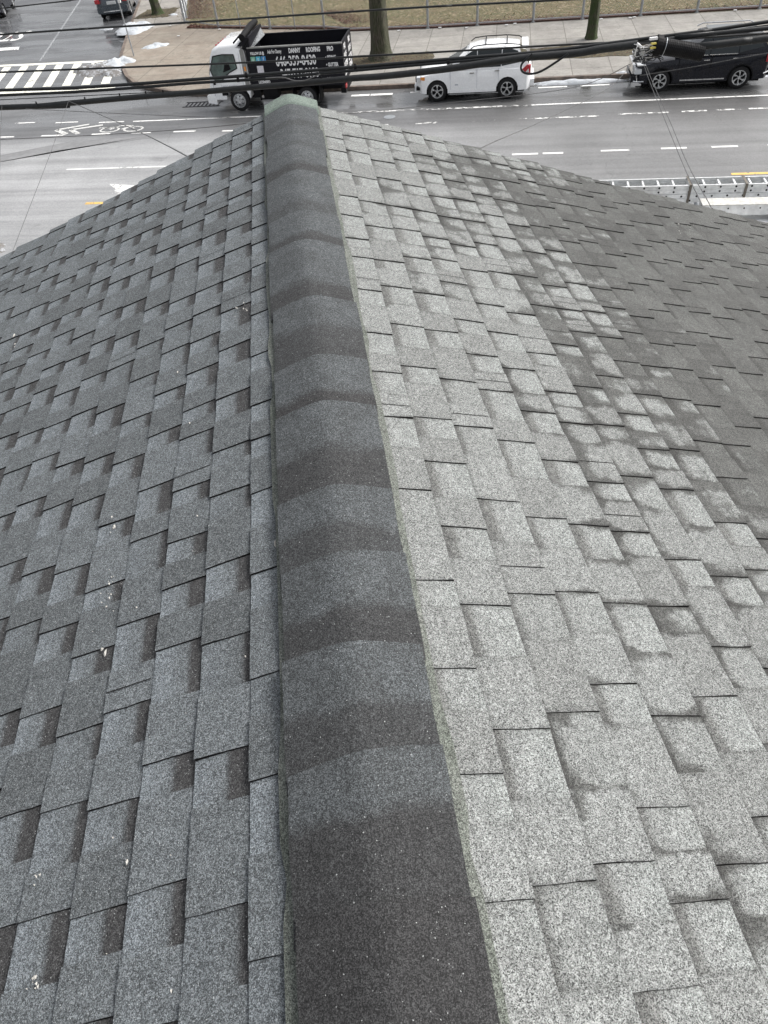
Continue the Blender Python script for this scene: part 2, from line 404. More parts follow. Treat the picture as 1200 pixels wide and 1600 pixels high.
# ------------------------------------------------------------------ ground, roads, pavements
def structure(mb, name, mat, **k): return tag(mb.build(name, mat, **k), kind='structure')
mb = MB(); mb.q([(-300, -200, GZ), (300, -200, GZ), (300, 400, GZ), (-300, 400, GZ)]); structure(mb, 'road', M['asphalt'])
KT = 32.25
corner = [(-11.2, KT), (-12.9, 32.45), (-14.2, 32.9), (-15.4, 33.6), (-16.5, 34.5), (-17.25, 35.5), (-17.9, 36.7), (-18.45, 37.8), (-19.03, 39.2), (-19.6, 41.0), (-21.0, 45.6), (-23.2, 53), (-30, 76), (-42, 118)]
def wp(poly): return [tuple(W(s, t))[:2] for s, t in poly]
def inset(poly, d):
    out = []
    for i, (x, y) in enumerate(poly):
        a = poly[max(i-1, 0)]; b = poly[min(i+1, len(poly)-1)]
        dx, dy = b[0]-a[0], b[1]-a[1]; L = math.hypot(dx, dy); out.append((x + dy/L*d, y - dx/L*d))
    return out
H = .14
kin = inset(corner, .16)
mb = MB()
for i in range(len(corner)-1):
    q = wp([corner[i+1], corner[i], kin[i], kin[i+1]]); mb.slab(q, GZ, GZ+H+.006)
mb.slab(wp([(-11.2, KT), (60, KT), (60, KT+.17), (-11.2, KT+.17)]), GZ, GZ+H+.006)
structure(mb, 'kerb', M['kerb'])
fence_in = [(-7.5, 41.3), (-9.0, 42.1), (-12.0, 42.7), (-15.1, 43.6), (-17.5, 45.1), (-19.3, 51), (-27.5, 78), (-39, 118)]
cs = kin[:8]
mb = MB(); mb.slab(wp([(-11.2, KT+.17)] + [(-7.5, KT+.17), (-7.5, 41.3)] + fence_in[1:5] + [(-20.4, 43.9)] + cs[::-1][0:0] + [kin[9], kin[8]] + cs[::-1]), GZ, GZ+H)
structure(mb, 'corner_pavement', M['corner'])
mb = MB(); mb.slab(wp([kin[10], (-20.4, 43.9), fence_in[4], fence_in[5], fence_in[6], fence_in[7], kin[13], kin[12], kin[11]]), GZ, GZ+H-.002)
structure(mb, 'side_pavement', M['sidewalk2'])
mb = MB(); mb.slab(wp([(-7.5, KT+.17), (60, KT+.17), (60, 41.0), (-3, 41.0), (-7.5, 41.3)]), GZ, GZ+H)
structure(mb, 'pavement', M['walk'])
mb = MB(); mb.slab(wp([(200, 41.0), (200, 200), (-70, 200)] + fence_in[::-1] + [(-3, 41.0)]), GZ, GZ+H+.01)
structure(mb, 'lawn', M['lawn'])
# soil strips round the street trees
def ragged(x0, x1, y0, y1, n=14, a=.12):
    P = []
    for i in range(n): P.append((x0+(x1-x0)*i/n, y0+random.uniform(-a, a)))
    for i in range(5): P.append((x1+random.uniform(-a, a), y0+(y1-y0)*i/5))
    for i in range(n): P.append((x1-(x1-x0)*i/n, y1+random.uniform(-a, a)))
    for i in range(5): P.append((x0+random.uniform(-a, a), y1-(y1-y0)*i/5))
    return P
for a in ((-7.3, -3.0, 34.9, 36.8), (1.2, 6.2, 34.7, 36.5), (-21.3, -19.2, 47.0, 49.2), (9.0, 13, 34.7, 36.5)):
    mb = MB(); mb.slab(wp(ragged(*a)), GZ+H-.01, GZ+H+.014); structure(mb, 'tree_pit_soil', M['soil'])
# near kerb and front pavement below the house
mb = MB(); mb.slab(wp([(-60, 13.6), (60, 13.6), (60, 13.76), (-60, 13.76)]), GZ, GZ+H+.006); structure(mb, 'near_kerb', M['kerbgrey'])
mb = MB(); mb.slab(wp([(-60, -20), (60, -20), (60, 13.6), (-60, 13.6)]), GZ, GZ+H); structure(mb, 'near_pavement', M['walk'])

# painted road markings (each kind one sheet)
def strips(name, mat, rects, z=.004):
    mb = MB()
    for r in rects:
        if len(r) == 4 and not isinstance(r[0], tuple):
            s0, s1, t0, t1 = r; r = ((s0, t0), (s1, t0), (s1, t1), (s0, t1))
        mb.q([tuple(W(a, b, z)) for a, b in r])
    return structure(mb, name, mat)
strips('parking_lane_line', M['white_line'], [(-14.6, -6.6, 29.52, 29.63), (1.2, 45, 29.52, 29.63), (-20, -19.1, 29.9, 30.0), (-18.1, -17.1, 29.75, 29.85), (-16.1, -15.0, 29.56, 29.66)])
strips('worn_parking_line', M['white_worn'], [(-6.6, 1.2, 29.5, 29.65)])
dl = [(-22, -21.1), (-20.4, -19.2), (-18, -17.04), (-15.83, -15.05), (-14.13, -13.33), (-12.4, -11.5), (-10.4, -9.6), (-8.3, -7.4), (-6.4, -5.5), (-4.6, -4.0)]
strips('left_lane_dashes', M['white_line'], [((a, 28.32+(-12-a)*.02-.2), (b, 28.32+(-12-b)*.02-.2), (b, 28.44+(-12-b)*.02-.2), (a, 28.44+(-12-a)*.02-.2)) for a, b in dl if a < -11] + [(a, b, 28.0, 28.12) for a, b in dl if a > -11])
strips('bike_lane_dashes', M['white_worn'], [(-2.99, -2.2, 28.0, 28.16), (-.99, -.55, 28.02, 28.12), (-.42, -.1, 28.02, 28.14), (.72, 3.55, 28.06, 28.18), (4.2, 5.9, 28.16, 28.28), (6.34, 7.18, 28.18, 28.3)] + [(7.5+1.05*i, 8.35+1.05*i, 28.2, 28.32) for i in range(14)])
strips('turn_lane_line', M['white_line'], [(-15.25, -8.0, 24.66, 24.76)])
strips('lane_dashes', M['white_line'], [(.5, 1.34, 24.73, 24.86), (1.49, 2.14, 24.73, 24.86), (3.33, 4.22, 24.8, 24.92), (5.2, 5.98, 24.83, 24.95), (6.73, 7.52, 24.83, 24.95), (8.4, 9.2, 24.83, 24.95), (-1.8, -1.0, 24.73, 24.86), (-3.6, -2.8, 24.73, 24.86)])
strips('yellow_centre_line', M['yellow_line'], [((6.9, 22.66), (40, 22.9), (40, 23.04), (6.9, 22.80)), (-13.22, -12.2, 21.68, 21.84)])
# arrow head, mostly hidden by the roof
strips('turn_arrow', M['white_worn'], [((-13.05, 23.3), (-11.6, 23.05), (-11.6, 22.9), (-12.6, 22.85)), ((-12.6, 22.9), (-12.1, 22.86), (-12.35, 22.45), (-12.6, 22.5)), (-12.0, -10.4, 22.7, 23.05)])
# crosswalk
SD = .29
cw = [(-26.2, -17.95, 38.62, 38.95)] if False else [((-32, 39.05), (-19.2, 38.62), (-19.2, 38.95), (-32, 39.42))]
cw += [((-32, 34.0), (-17.3, 34.05), (-17.3, 34.45), (-32, 34.5))]
for i in range(13):
    s0 = -18.28 - .975*i; wd = .42
    cw.append(((s0, 34.95), (s0+wd, 34.95), (s0+wd-SD*3.66, 38.6+.013*i), (s0-SD*3.66, 38.6+.013*i)))
strips('crosswalk', M['cream_line'], cw)
strips('stop_bar', M['white_line'], [((-32, 42.1), (-26.15, 42.1), (-26.4, 42.72), (-32, 42.72))])
strips('side_street_seam', plain('crack_seal_pale', (.27, .28, .29), .6), [((-23.65, 39.5), (-23.55, 39.5), (-32.2, 69), (-32.34, 69))], .003)
strips('trench_patch', plain('trench_asphalt', (.20, .202, .205), .6, scale=2), [((-18.9, 25.4), (-16.5, 26.6), (-13.0, 27.6), (-13.2, 27.85)), ((-18.9, 25.4), (-13.2, 27.85), (-16.5, 27.5), (-19.2, 26.1))], .003)
# STOP, read by drivers coming towards the crosswalk, so upside down from here
def text_mesh(txt, size, mat, M4, name, parent=None, sx=1, kind=None, ext=0, bold=0):
    c = bpy.data.curves.new(name, 'FONT'); c.body = txt; c.size = size; c.align_x = 'CENTER'; c.align_y = 'CENTER'; c.extrude = ext; c.offset = bold
    c.resolution_u = 3
    o = bpy.data.objects.new(name, c); COL.objects.link(o); dg = bpy.context.evaluated_depsgraph_get()
    me = bpy.data.meshes.new_from_object(o.evaluated_get(dg)); bpy.data.objects.remove(o)
    me.transform(M4 @ Matrix.Diagonal((sx, 1, 1, 1))); me.materials.clear(); me.materials.append(mat)
    o = bpy.data.objects.new(name, me); COL.objects.link(o)
    if parent is not None: o.parent = parent
    if kind: o['kind'] = kind
    return o
A2 = R(-14.5) + R(16.2)
text_mesh('STOP', 3.0, M['white_line'], Matrix.Translation(W(-29.05, 45.35, .004)) @ Matrix.Rotation(A2+math.pi-R(16), 4, 'Z') @ Matrix(((1, -.29*0, 0, 0), (0, 1, 0, 0), (0, 0, 1, 0), (0, 0, 0, 1))), 'stop_lettering', sx=.50, kind='structure', bold=.03)
# bicycle symbol and double chevron
def bike():
    mb = MB(); z = .004
    def ln(a, b, wd=.12):
        a = Vector(a); b = Vector(b); d = (b-a).normalized(); n = Vector((-d.y, d.x))*wd/2
        mb.q([tuple(W(*(p), z)) for p in (a-n, b-n, b+n, a+n)])
    def P(x, y): return (-17.7 + x, 28.5 + y)
    ln(P(.05, .42), P(1.25, .95), .16); ln(P(.05, .42), P(.75, -.12), .2); ln(P(.7, .38), P(1.9, .8), .16); ln(P(.7, .38), P(1.25, -.12), .2)
    for cx in (2.45, 3.45):
        for k in range(14):
            a, b = 2*math.pi*k/14, 2*math.pi*(k+1)/14
            ln((P(cx, .2)[0]+.38*math.cos(a), P(cx, .2)[1]+.27*math.sin(a)), (P(cx, .2)[0]+.38*math.cos(b), P(cx, .2)[1]+.27*math.sin(b)), .09)
    ln(P(2.45, .2), P(2.75, .62), .08); ln(P(2.75, .62), P(3.25, .6), .08); ln(P(3.25, .6), P(2.95, .2), .08); ln(P(3.25, .6), P(3.45, .2), .08); ln(P(1.9, .45), P(2.5, .4), .12)
    structure(mb, 'bike_lane_symbol', M['faded_line'])
bike()
# small iron covers and old utility marks
for s, t, r in ((-4.05, 28.87, .22), (-9.4, 26.2, .3)):
    mb = MB(); mb.tube([W(s, t, .001), W(s, t, .012)], r, 20); structure(mb, 'valve_cover', M['galv' if s > -5 else 'railgrey'])

mb = MB()
for k in range(9): mb.slab(wp([(-12.9+.17*k, 31.1), (-12.84+.17*k, 31.1), (-12.84+.17*k, 31.62), (-12.9+.17*k, 31.62)]), GZ, GZ+.012)
for t_ in (31.05, 31.62): mb.slab(wp([(-13.0, t_), (-11.4, t_), (-11.4, t_+.05), (-13.0, t_+.05)]), GZ, GZ+.015)
tag(mb.build('drain_grate', M['bodyblack']), 'dark slotted drain grate in the gutter ahead of the truck', 'drain grate')

# ------------------------------------------------------------------ snow
def snowpile(s0, t0, a, b, h, mat, label, rot=0, seed=0, kind=None):
    n, mrad = 40, 7
    mb = MB(); c, sn = math.cos(rot), math.sin(rot); P = []
    for j in range(mrad+1):
        ring = []
        for i in range(n):
            th = 2*math.pi*i/n; f = j/mrad
            e = 1 + .34*noise.noise(Vector((math.cos(th)*1.6, math.sin(th)*1.6, seed*3.1))) + .2*noise.noise(Vector((math.cos(th)*5, math.sin(th)*5, seed+9)))
            x, y = a*f*e*math.cos(th), b*f*e*math.sin(th)
            z = h*(1-f**2.2)*(.75+.7*noise.noise(Vector((x*2.5, y*2.5, seed)))+.25*noise.noise(Vector((x*7, y*7, seed)))) + (0 if j < mrad else -.02)
            ring.append(W(s0+x*c-y*sn, t0+x*sn+y*c, max(z, -.02)+SN))
        P.append(ring)
    for j in range(mrad):
        for i in range(n): mb.q([P[j][i], P[j+1][i], P[j+1][(i+1) % n], P[j][(i+1) % n]])
    o = mb.build('snow_patch', mat, smooth='all', weld=True)
    return tag(o, label, 'snow')
SN = H
snowpile(-20.3, 44.5, 1.05, 1.15, .35, M['snow'], 'broad rounded snow patch on the side pavement behind the sign pole', rot=.1, seed=1)
SN = 0
snowpile(-18.45, 37.8, 1.15, .95, .36, M['snow'], 'white snow heap at the foot of the thin sign pole', rot=-.2, seed=2)
SN = H
snowpile(-17.6, 40.5, .7, .42, .14, M['snow'], 'small snow patch on the tan corner just beyond the sign pole', rot=.5, seed=3)
snowpile(-19.0, 47.2+.2, .3, .16, .08, M['snow'], 'tiny snow lump beside the side street tree', seed=4)
SN = .02
snowpile(-19.2, 37.1, 1.5, 1.0, .32, M['slush'], 'dirty slush heap covering the end of the crosswalk stripes', rot=-.6, seed=5)
snowpile(-21.0, 44.6, .5, .25, .08, M['slush'], 'dark slush streak along the side street kerb edge', rot=1.85, seed=6)
snowpile(-22.5, 45.6, .42, .2, .09, M['snow'], 'small white snow scraps on the road behind the grey car', seed=7)
snowpile(3.0, 31.95, 1.7, .2, .14, M['snow'], 'long narrow snow ridge in the gutter ahead of the black SUV', seed=8)
snowpile(4.9, 32.45, 1.0, .18, .2, M['snow'], 'thin snow bank on the kerb by the black SUV bumper', seed=12)
snowpile(11.2, 31.7, 1.4, .3, .1, M['snow'], 'snow remnant on the road behind the black SUV', seed=9)
snowpile(-15.3, 18.6, .9, .5, .18, M['slush'], 'dirty snow lump on the near road edge left of the roof', seed=10)
strips('gutter_strips', M['white_line'], [(-5.95, -5.2, 31.5, 31.72), (-5.15, -4.25, 31.5, 31.72), (-3.55, -2.7, 31.62, 31.76), (1.5, 2.6, 31.5, 31.62), (3.1, 4.2, 31.5, 31.62)])  # flat white strips along the gutter

# ------------------------------------------------------------------ the house
house = empty('house', (0, 1.6, GZ), 0, 'house whose grey shingled gable roof and dark ridge fill the foreground', 'house')
RY0, RY1 = -1.7, 4.985
def wav(u, y, sg):
    return .007*noise.noise(Vector((u*1.1+sg*7, y*1.0, 3))) + .0035*noise.noise(Vector((u*3.2+sg*3, y*2.6, 8)))
def roofpt(sg, al, u, y, n):
    n = n + wav(u, y, sg)
    return (sg*(u*math.cos(al)+n*math.sin(al)), y, -.016 - u*math.sin(al) + n*math.cos(al))
EXP = .1435; TH = .0050; UMAX = 4.75
def slope(sg, al, ufirst, mat, medge, name, label, seed, TH):
    rnd = random.Random(seed); mb = MB()
    ks = int((UMAX-ufirst)/EXP)
    pt = lambda u, y, n: roofpt(sg, al, u, y, n)
    def face(a, cols, mi):
        if sg < 0: a = a[::-1]; cols = cols[::-1] if cols else None
        mb.q(a, cols, mi)
    for k in range(-1, ks+1):
        ub = ufirst + k*EXP; ut = ub - EXP
        y = RY0 - rnd.uniform(0, .3); yend = RY1 + rnd.uniform(-.012, .012)
        cells = []; tooth = rnd.random() < .5
        tone = rnd.random()
        while y < yend:
            wd = (rnd.uniform(.08, .17) if not tooth else rnd.uniform(.09, .21)) * (1.06 if sg > 0 else .93)
            y2 = min(y+wd*rnd.uniform(.92, 1.08), yend)
            if yend - y2 < .04: y2 = yend
            cells.append((y, y2, tooth)); y = y2; tooth = not tooth
        kb = rnd.uniform(-.0018, .0018)
        nb = lambda v: -.0045 + .0085*v
        for (ya, yb, th) in cells:
            r = rnd.random(); e = TH*rnd.uniform(.85, 1.25) if th else 0
            curl = rnd.uniform(0, .0022) if th else 0
            skA, skB = rnd.uniform(-.004, .004), rnd.uniform(-.004, .004)
            nv, ny = 4, 3
            V = [-.12] + [i/nv for i in range(nv+1)]
            jit = [rnd.uniform(-.0012, .0012) for _ in V]
            grid = []
            for a, v in enumerate(V):
                row = []
                u = ut + (ub-ut)*v + kb
                for j in range(ny+1):
                    f = j/ny; yy = ya + (yb-ya)*f
                    if th: yy += (skA*(1-f)+skB*f)*(v-.5) + jit[a]*(1 if j == 0 else 0)
                    row.append((u + (rnd.uniform(-.0008, .0008) if v == 1 else 0), yy, nb(v)+e+curl*max(v, 0)**2*(1-f)))
                grid.append(row)
            flag = 0 if th else 1
            for a in range(len(V)-1):
                for j in range(ny):
                    q = [grid[a][j], grid[a+1][j], grid[a+1][j+1], grid[a][j+1]]
                    vs = [max(V[a], 0), V[a+1], V[a+1], max(V[a], 0)]; fs = [j/ny, j/ny, (j+1)/ny, (j+1)/ny]
                    face([pt(*c) for c in q], [(r, flag, vs[i], fs[i]) for i in range(4)], 0)
            for j in range(ny):   # butt edge
                q = [grid[-1][j], (grid[-1][j][0], grid[-1][j][1], -.006), (grid[-1][j+1][0], grid[-1][j+1][1], -.006), grid[-1][j+1]]
                face([pt(*c) for c in q], None, 1)
            if th:                # cut sides of the tooth
                for j, fl in ((0, 0), (ny, 1)):
                    for a in range(len(V)-1):
                        g0, g1 = grid[a][j], grid[a+1][j]
                        q = [g0, (g0[0], g0[1], g0[2]-e-.003), (g1[0], g1[1], g1[2]-e-.003), g1]
                        face([pt(*c) for c in (q if fl == 0 else q[::-1])], None, 1)
        # occasional butt joints between neighbouring shingle strips: a thin double cut
        for (ya, yb, th) in cells:
            if th and rnd.random() < .11:
                yy = (ya+yb)/2; wj = .0024
                q = [(ut+.01, yy-wj, nb(.1)+TH*1.25+.0012), (ub-.002, yy-wj, nb(1)+TH*1.25+.0014), (ub-.002, yy+wj*.2, nb(1)+TH*1.25+.0014), (ut+.01, yy+wj*.2, nb(.1)+TH*1.25+.0012)]
                face([pt(*c) for c in q], None, 1)
    o = mb.build(name, [mat, medge], house, world=True, cols=True)
    if label: o['label'] = label
AL, AR_ = R(19.2), R(19.7)
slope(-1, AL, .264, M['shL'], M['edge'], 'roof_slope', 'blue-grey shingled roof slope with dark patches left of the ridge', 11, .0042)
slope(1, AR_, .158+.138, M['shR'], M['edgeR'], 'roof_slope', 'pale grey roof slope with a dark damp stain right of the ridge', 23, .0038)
# deck below the shingles
mb = MB()
for sg, al in ((-1, AL), (1, AR_)):
    a = [roofpt(sg, al, u, y, n) for n in (-.03, -.012) for y in (RY0+.01, RY1-.02) for u in (0, UMAX-.06)]
    for f in ((0, 2, 3, 1), (4, 5, 7, 6), (0, 1, 5, 4), (2, 6, 7, 3), (0, 4, 6, 2), (1, 3, 7, 5)): mb.q([a[j] for j in f])
mb.build('roof_deck', M['edge'], house, world=True)

# ridge caps: near piece laps over the far one, so each butt faces away from the camera
CE = [-1.55, -1.28, -1.0, -.72, -.45, -.18, .08, .37, .646, .907, 1.177, 1.423, 1.81, 2.07, 2.47, 2.95, 3.25, 3.74, 4.10, 4.42, 4.80]
DW = [.6, .5, .5, .5, 1.4, 1.4, 1.4, .56, .42, .40, .42, .42, .30, .5, .25, .3, .2, .35, .25, .3]
DD = [.6, .7, .9, .9, .85, 1.0, .95, .85, .7, .8, .6, .8, .95, .7, .8, .75, .4, .8, .35, .5]
def capprof(uu, lift, hw=.165):
    # uu -1..1 across the ridge
    x = uu*hw; a = abs(x); al = AL if x < 0 else AR_
    r = .035
    z = -math.tan(al)*(math.sqrt(a*a + r*r) - r*.92)
    return x, z + .0215 - .0125 - .004*abs(uu)**3 + lift
rnd = random.Random(5)
def cap_piece(y0, y1, mat, label=None, dark=.5, depth=1, hw=.162, seed=0, notop=False):
    mb = MB(); nu, ny = 22, 5; g = []
    sk = rnd.uniform(-.012, .012); off = rnd.uniform(-.006, .006); wj = [rnd.uniform(-.0012, .0012) for _ in range(nu+1)]
    for j in range(ny+1):
        f = j/ny; row = []
        for i in range(nu+1):
            uu = -1+2*i/nu
            x, z = capprof(uu, -.005+.012*f, hw)
            y = y0-.04 + (y1-y0+.04)*f + sk*uu*f + (wj[i] if j == ny else 0)
            row.append(Vector((x+off + (noise.noise(Vector((y*9, uu*3, seed)))*.003 if abs(uu) == 1 else 0), y, z + .003*noise.noise(Vector((x*6, y*2.2, 1))))))
        g.append(row)
    r = rnd.random()
    for j in range(ny):
        for i in range(nu):
            # v runs from the covered near end (0) to the butt (1); dark print band sits at the covered end of the NEXT exposure
            c = []
            for jj, ii in ((j, i), (j, i+1), (j+1, i+1), (j+1, i)):
                c.append((r, 1, jj/ny, ii/nu))
            mb.q([g[j][i], g[j][i+1], g[j+1][i+1], g[j+1][i]], c, 0)
    for i in range(nu):
        a, b = g[-1][i], g[-1][i+1]; mb.q([a, b, b-Vector((0, 0, .006)), a-Vector((0, 0, .006))], None, 1)
    for j in range(ny):
        for i in (0, nu):
            a, b = g[j][i], g[j+1][i]; q = [a, b, b-Vector((0, 0, .010)), a-Vector((0, 0, .010))]; mb.q(q if i == nu else q[::-1], None, 1)
    o = mb.build('ridge_cap_shingle', [mat, M['edge']], house, world=True, cols=True)
    ba = o.data.attributes.new('band', 'FLOAT_VECTOR', 'POINT'); ba.data.foreach_set('vector', [dark, depth, 0]*len(o.data.vertices))
    if label: o['label'] = label
for i in range(len(CE)-1): cap_piece(CE[i], CE[i+1], M['cap'], seed=i, dark=DW[i], depth=DD[i])
cap_piece(CE[-1]-.01, 5.0, M['capgreen'], 'pale green end cap shingle at the far tip of the ridge', hw=.166)
# underlay strips peeking out along both sides of the caps
for sg, al, w0 in ((-1, AL, .186), (1, AR_, .188)):
    mb = MB(); n = 90; rr = random.Random(3)
    wj = 0; prev = None
    for i in range(n+1):
        y = RY0 + (RY1-.02-RY0)*i/n
        if rr.random() < .4: wj = rr.uniform(-.008, .007)
        a = roofpt(sg, al, .12, y, .0135); b = roofpt(sg, al, w0+wj, y, .0115); c = roofpt(sg, al, w0+wj, y, -.002)
        if prev:
            for (p, q_, r_, s_), mi in (((prev[0], a, b, prev[1]), 0), ((prev[1], b, c, prev[2]), 1)):
                f = [p, q_, r_, s_]; mb.q(f if sg < 0 else f[::-1], [(.5, 0, .5, .5)]*4, mi)
        prev = (a, b, c)
    mb.build('ridge_underlay_strip', [M['strip'], M['edge']], house, world=True, cols=True)
# pale droppings and grit flecks lying on the shingles
def onroof(x, y):
    v = Vector((x-600, 800-y)); d = cR*v.x + cU*v.y + fw*F; best = None
    for sg, al in ((-1, AL), (1, AR_)):
        n = Vector((sg*math.tan(al), 0, 1)); P = CAM + d*(-(CAM.dot(n)+.016)/d.dot(n))
        if P.x*sg >= -.001: best = (sg, al, abs(P.x)/math.cos(al), P.y)
    return best
mb = MB(); rr = random.Random(9)
for x, y, n, sp, sz in ((178, 908, 14, 14, .0028), (168, 940, 9, 12, .003), (385, 1027, 3, 2, .006), (202, 1348, 3, 2, .005), (62, 1372, 7, 7, .004), (58, 1538, 16, 12, .0035),
                        (560, 1094, 3, 2, .004), (497, 1022, 5, 7, .003), (628, 1540, 6, 5, .0035), (498, 470, 3, 2, .005), (385, 485, 8, 7, .006), (180, 825, 8, 7, .005), (20, 540, 7, 10, .008),
                        (1060, 352, 9, 9, .007), (1078, 356, 6, 7, .006), (430, 850, 1, 1, .004), (372, 490, 5, 9, .006), (300, 640, 5, 60, .003), (250, 1100, 10, 120, .002), (200, 1450, 10, 120, .002), (500, 1300, 8, 60, .002), (310, 850, 6, 50, .002), (165, 1015, 4, 4, .004)):
    for _ in range(int(n*.6+.5)):
        hit = onroof(x+rr.gauss(0, sp*.4), y+rr.gauss(0, sp*.9))
        if not hit: continue
        sg, al, u, yy = hit; s_ = sz*rr.choice((.35, .5, .7, 1, 1.7)); nn = .0105 if u > .19 else .018
        el = rr.uniform(.6, 2.6); P = [roofpt(sg, al, u+s_*math.cos(a)*rr.uniform(.3, 1), yy+s_*el*math.sin(a)*rr.uniform(.4, 1.2), nn-.004) for a in [k*math.pi/3 for k in range(6)]]
        top = roofpt(sg, al, u, yy, nn+.0008)
        for k in range(6): mb.q([P[k], P[(k+1) % 6], top])
o = mb.build('dropping_specks', M['lichen'], house, world=True); o['kind'] = 'stuff'
# walls, rake boards, gutter, windows of the street front
EX = 4.1; wz = -.016-EX*math.tan(AR_)-.06; YF = 4.72
mb = MB(); pent = [(-EX, GZ), (EX, GZ), (EX, wz), (0, -.09), (-EX, wz)]
mb.prism(pent, RY0+.2, YF); mb.build('wall', M['siding'], house, world=True)
mb = MB()
for k in range(36):
    z0 = GZ+.4+k*.16
    if z0 < wz-.1: mb.box(-EX-.012, EX+.012, YF, YF+.012, z0, z0+.025)
mb.build('siding_laps', M['siding'], house, world=True)
for sg, al in ((-1, AL), (1, AR_)):
    mb = MB(); a = [roofpt(sg, al, u, y, n) for n in (-.18, -.031) for y in (RY1-.05, RY1-.028) for u in (0.02, UMAX-.02)]
    for f in ((0, 2, 3, 1), (4, 5, 7, 6), (0, 1, 5, 4), (2, 6, 7, 3), (0, 4, 6, 2), (1, 3, 7, 5)): mb.q([a[j] for j in f])
    mb.build('rake_board', M['trim'], house, world=True)
    mb = MB(); e = roofpt(sg, al, UMAX, 0, -.02); mb.tube([(e[0], RY0, e[2]-.07), (e[0], RY1-.03, e[2]-.07)], .06, 10); mb.build('gutter', M['trim'], house, world=True)
for wx in (-2.4, 0, 2.4):
    for z0 in (GZ+1.1, GZ+3.9):
        mb = MB()
        for b_ in ((-.55, -.45, 0, 1.5), (.45, .55, 0, 1.5), (-.45, .45, 1.4, 1.5), (-.45, .45, 0, .1), (-.45, .45, .72, .78)): mb.box(wx+b_[0], wx+b_[1], YF+.013, YF+.06, z0+b_[2], z0+b_[3])
        wo_ = mb.build('window', M['trim'], house, world=True)
        INV[wo_.name] = INV[house.name]
        mb = MB(); mb.box(wx-.45, wx+.45, YF+.014, YF+.03, z0+.1, z0+1.4); mb.build('pane', M['pane'], wo_, world=True)

# ------------------------------------------------------------------ fence
fence = empty('chain_link_fence', W(-3.6, 41.05, H), -SA, 'tall grey chain link fence between the pavement and the dry lawn', 'fence')
fl = [(40, 41.1), (12, 41.1), (-3.2, 40.95), (-7.5, 41.3), (-9.0, 42.1), (-12.0, 42.7), (-15.1, 43.6), (-17.5, 45.1), (-19.3, 51), (-27.5, 78)]
posts = [(-15.1, 43.6), (-12.0, 42.7), (-9.0, 42.1), (-6.3, 41.2), (-3.6, 40.98), (-1.2, 40.98), (1.46, 41.02), (3.76, 41.03), (6.42, 41.05), (8.95, 41.08), (11.7, 41.1)] + [(14.3+2.6*i, 41.1) for i in range(8)] + [(-17.5, 45.1), (-17.85, 46.4)]
PH = 3.3
for s_, t_ in posts:
    mb = MB(); p = W(s_, t_, H-.02); r_ = .058 if (s_, t_) != (-17.5, 45.1) else .06
    mb.tube([p, p+Vector((0, 0, PH))], r_, 10); mb.tube([p, p+Vector((0, 0, .06))], .11, 10); mb.build('post', M['galv'], fence, world=True, smooth=True)
for s_, t_ in ((-13.75, 43.2), (-10.6, 42.4)):
    mb = MB(); p = W(s_, t_, H); mb.tube([p, p+Vector((0, 0, PH))], .025, 8); mb.build('post', M['galv'], fence, world=True, smooth=True)
k_ = [(-18.4, 48.2), (-19.0, 50.0), (-19.8, 52.7), (-20.6, 55.3), (-21.4, 58), (-22.2, 60.6), (-23, 63.2), (-24.6, 68.5)]
for s_, t_ in k_:
    mb = MB(); p = W(s_, t_, H); mb.tube([p, p+Vector((0, 0, PH))], .035, 8); mb.build('post', M['galv'], fence, world=True, smooth=True)
for hz in (.12, PH-.02):
    mb = MB(); mb.tube([W(a, b, H+hz) for a, b in fl], .022, 6); mb.build('rail', M['galv'], fence, world=True)
mb = MB(); sp = .13
for (a, b), (c, d) in zip(fl[:-1], fl[1:]):
    L = math.hypot(c-a, d-b); n = int(L/sp)
    if L > 40: continue
    hh = PH-.1; dv = ((c-a)/L, (d-b)/L)
    for i in range(-int(hh/sp), n):
        for dr in (1, -1):
            x0 = i*sp if dr == 1 else i*sp + hh; x1 = x0 + dr*hh; z0, z1 = .06, .06+hh
            # clip to the panel
            if x0 < 0:
                if x1 <= 0: continue
                z0 += (0-x0)/(x1-x0)*hh; x0 = 0
            if x1 > L:
                if x0 >= L: continue
                z1 -= (x1-L); x1 = L
            if dr == -1:
                if x0 > L:
                    z0 += (x0-L); x0 = L
                if x1 < 0: z1 -= -x1; x1 = 0
            if z1 - z0 < .02: continue
            P0 = W(a+dv[0]*x0, b+dv[1]*x0, H+z0); P1 = W(a+dv[0]*x1, b+dv[1]*x1, H+z1)
            mb.tube([P0, P1], .0022, 3, cap=False)
mb.build('wire_mesh', M['mesh'], fence, world=True)
# low brown coping along the foot of the fence
mb = MB()
for (a, b), (c, d) in zip(fl[:6], fl[1:7]): 
    mb.slab(wp([(a, b-.02), (c, d-.02), (c, d+.14), (a, b+.14)]), GZ+H-.01, GZ+H+.07)
structure(mb, 'lawn_edging', M['brownstone'])

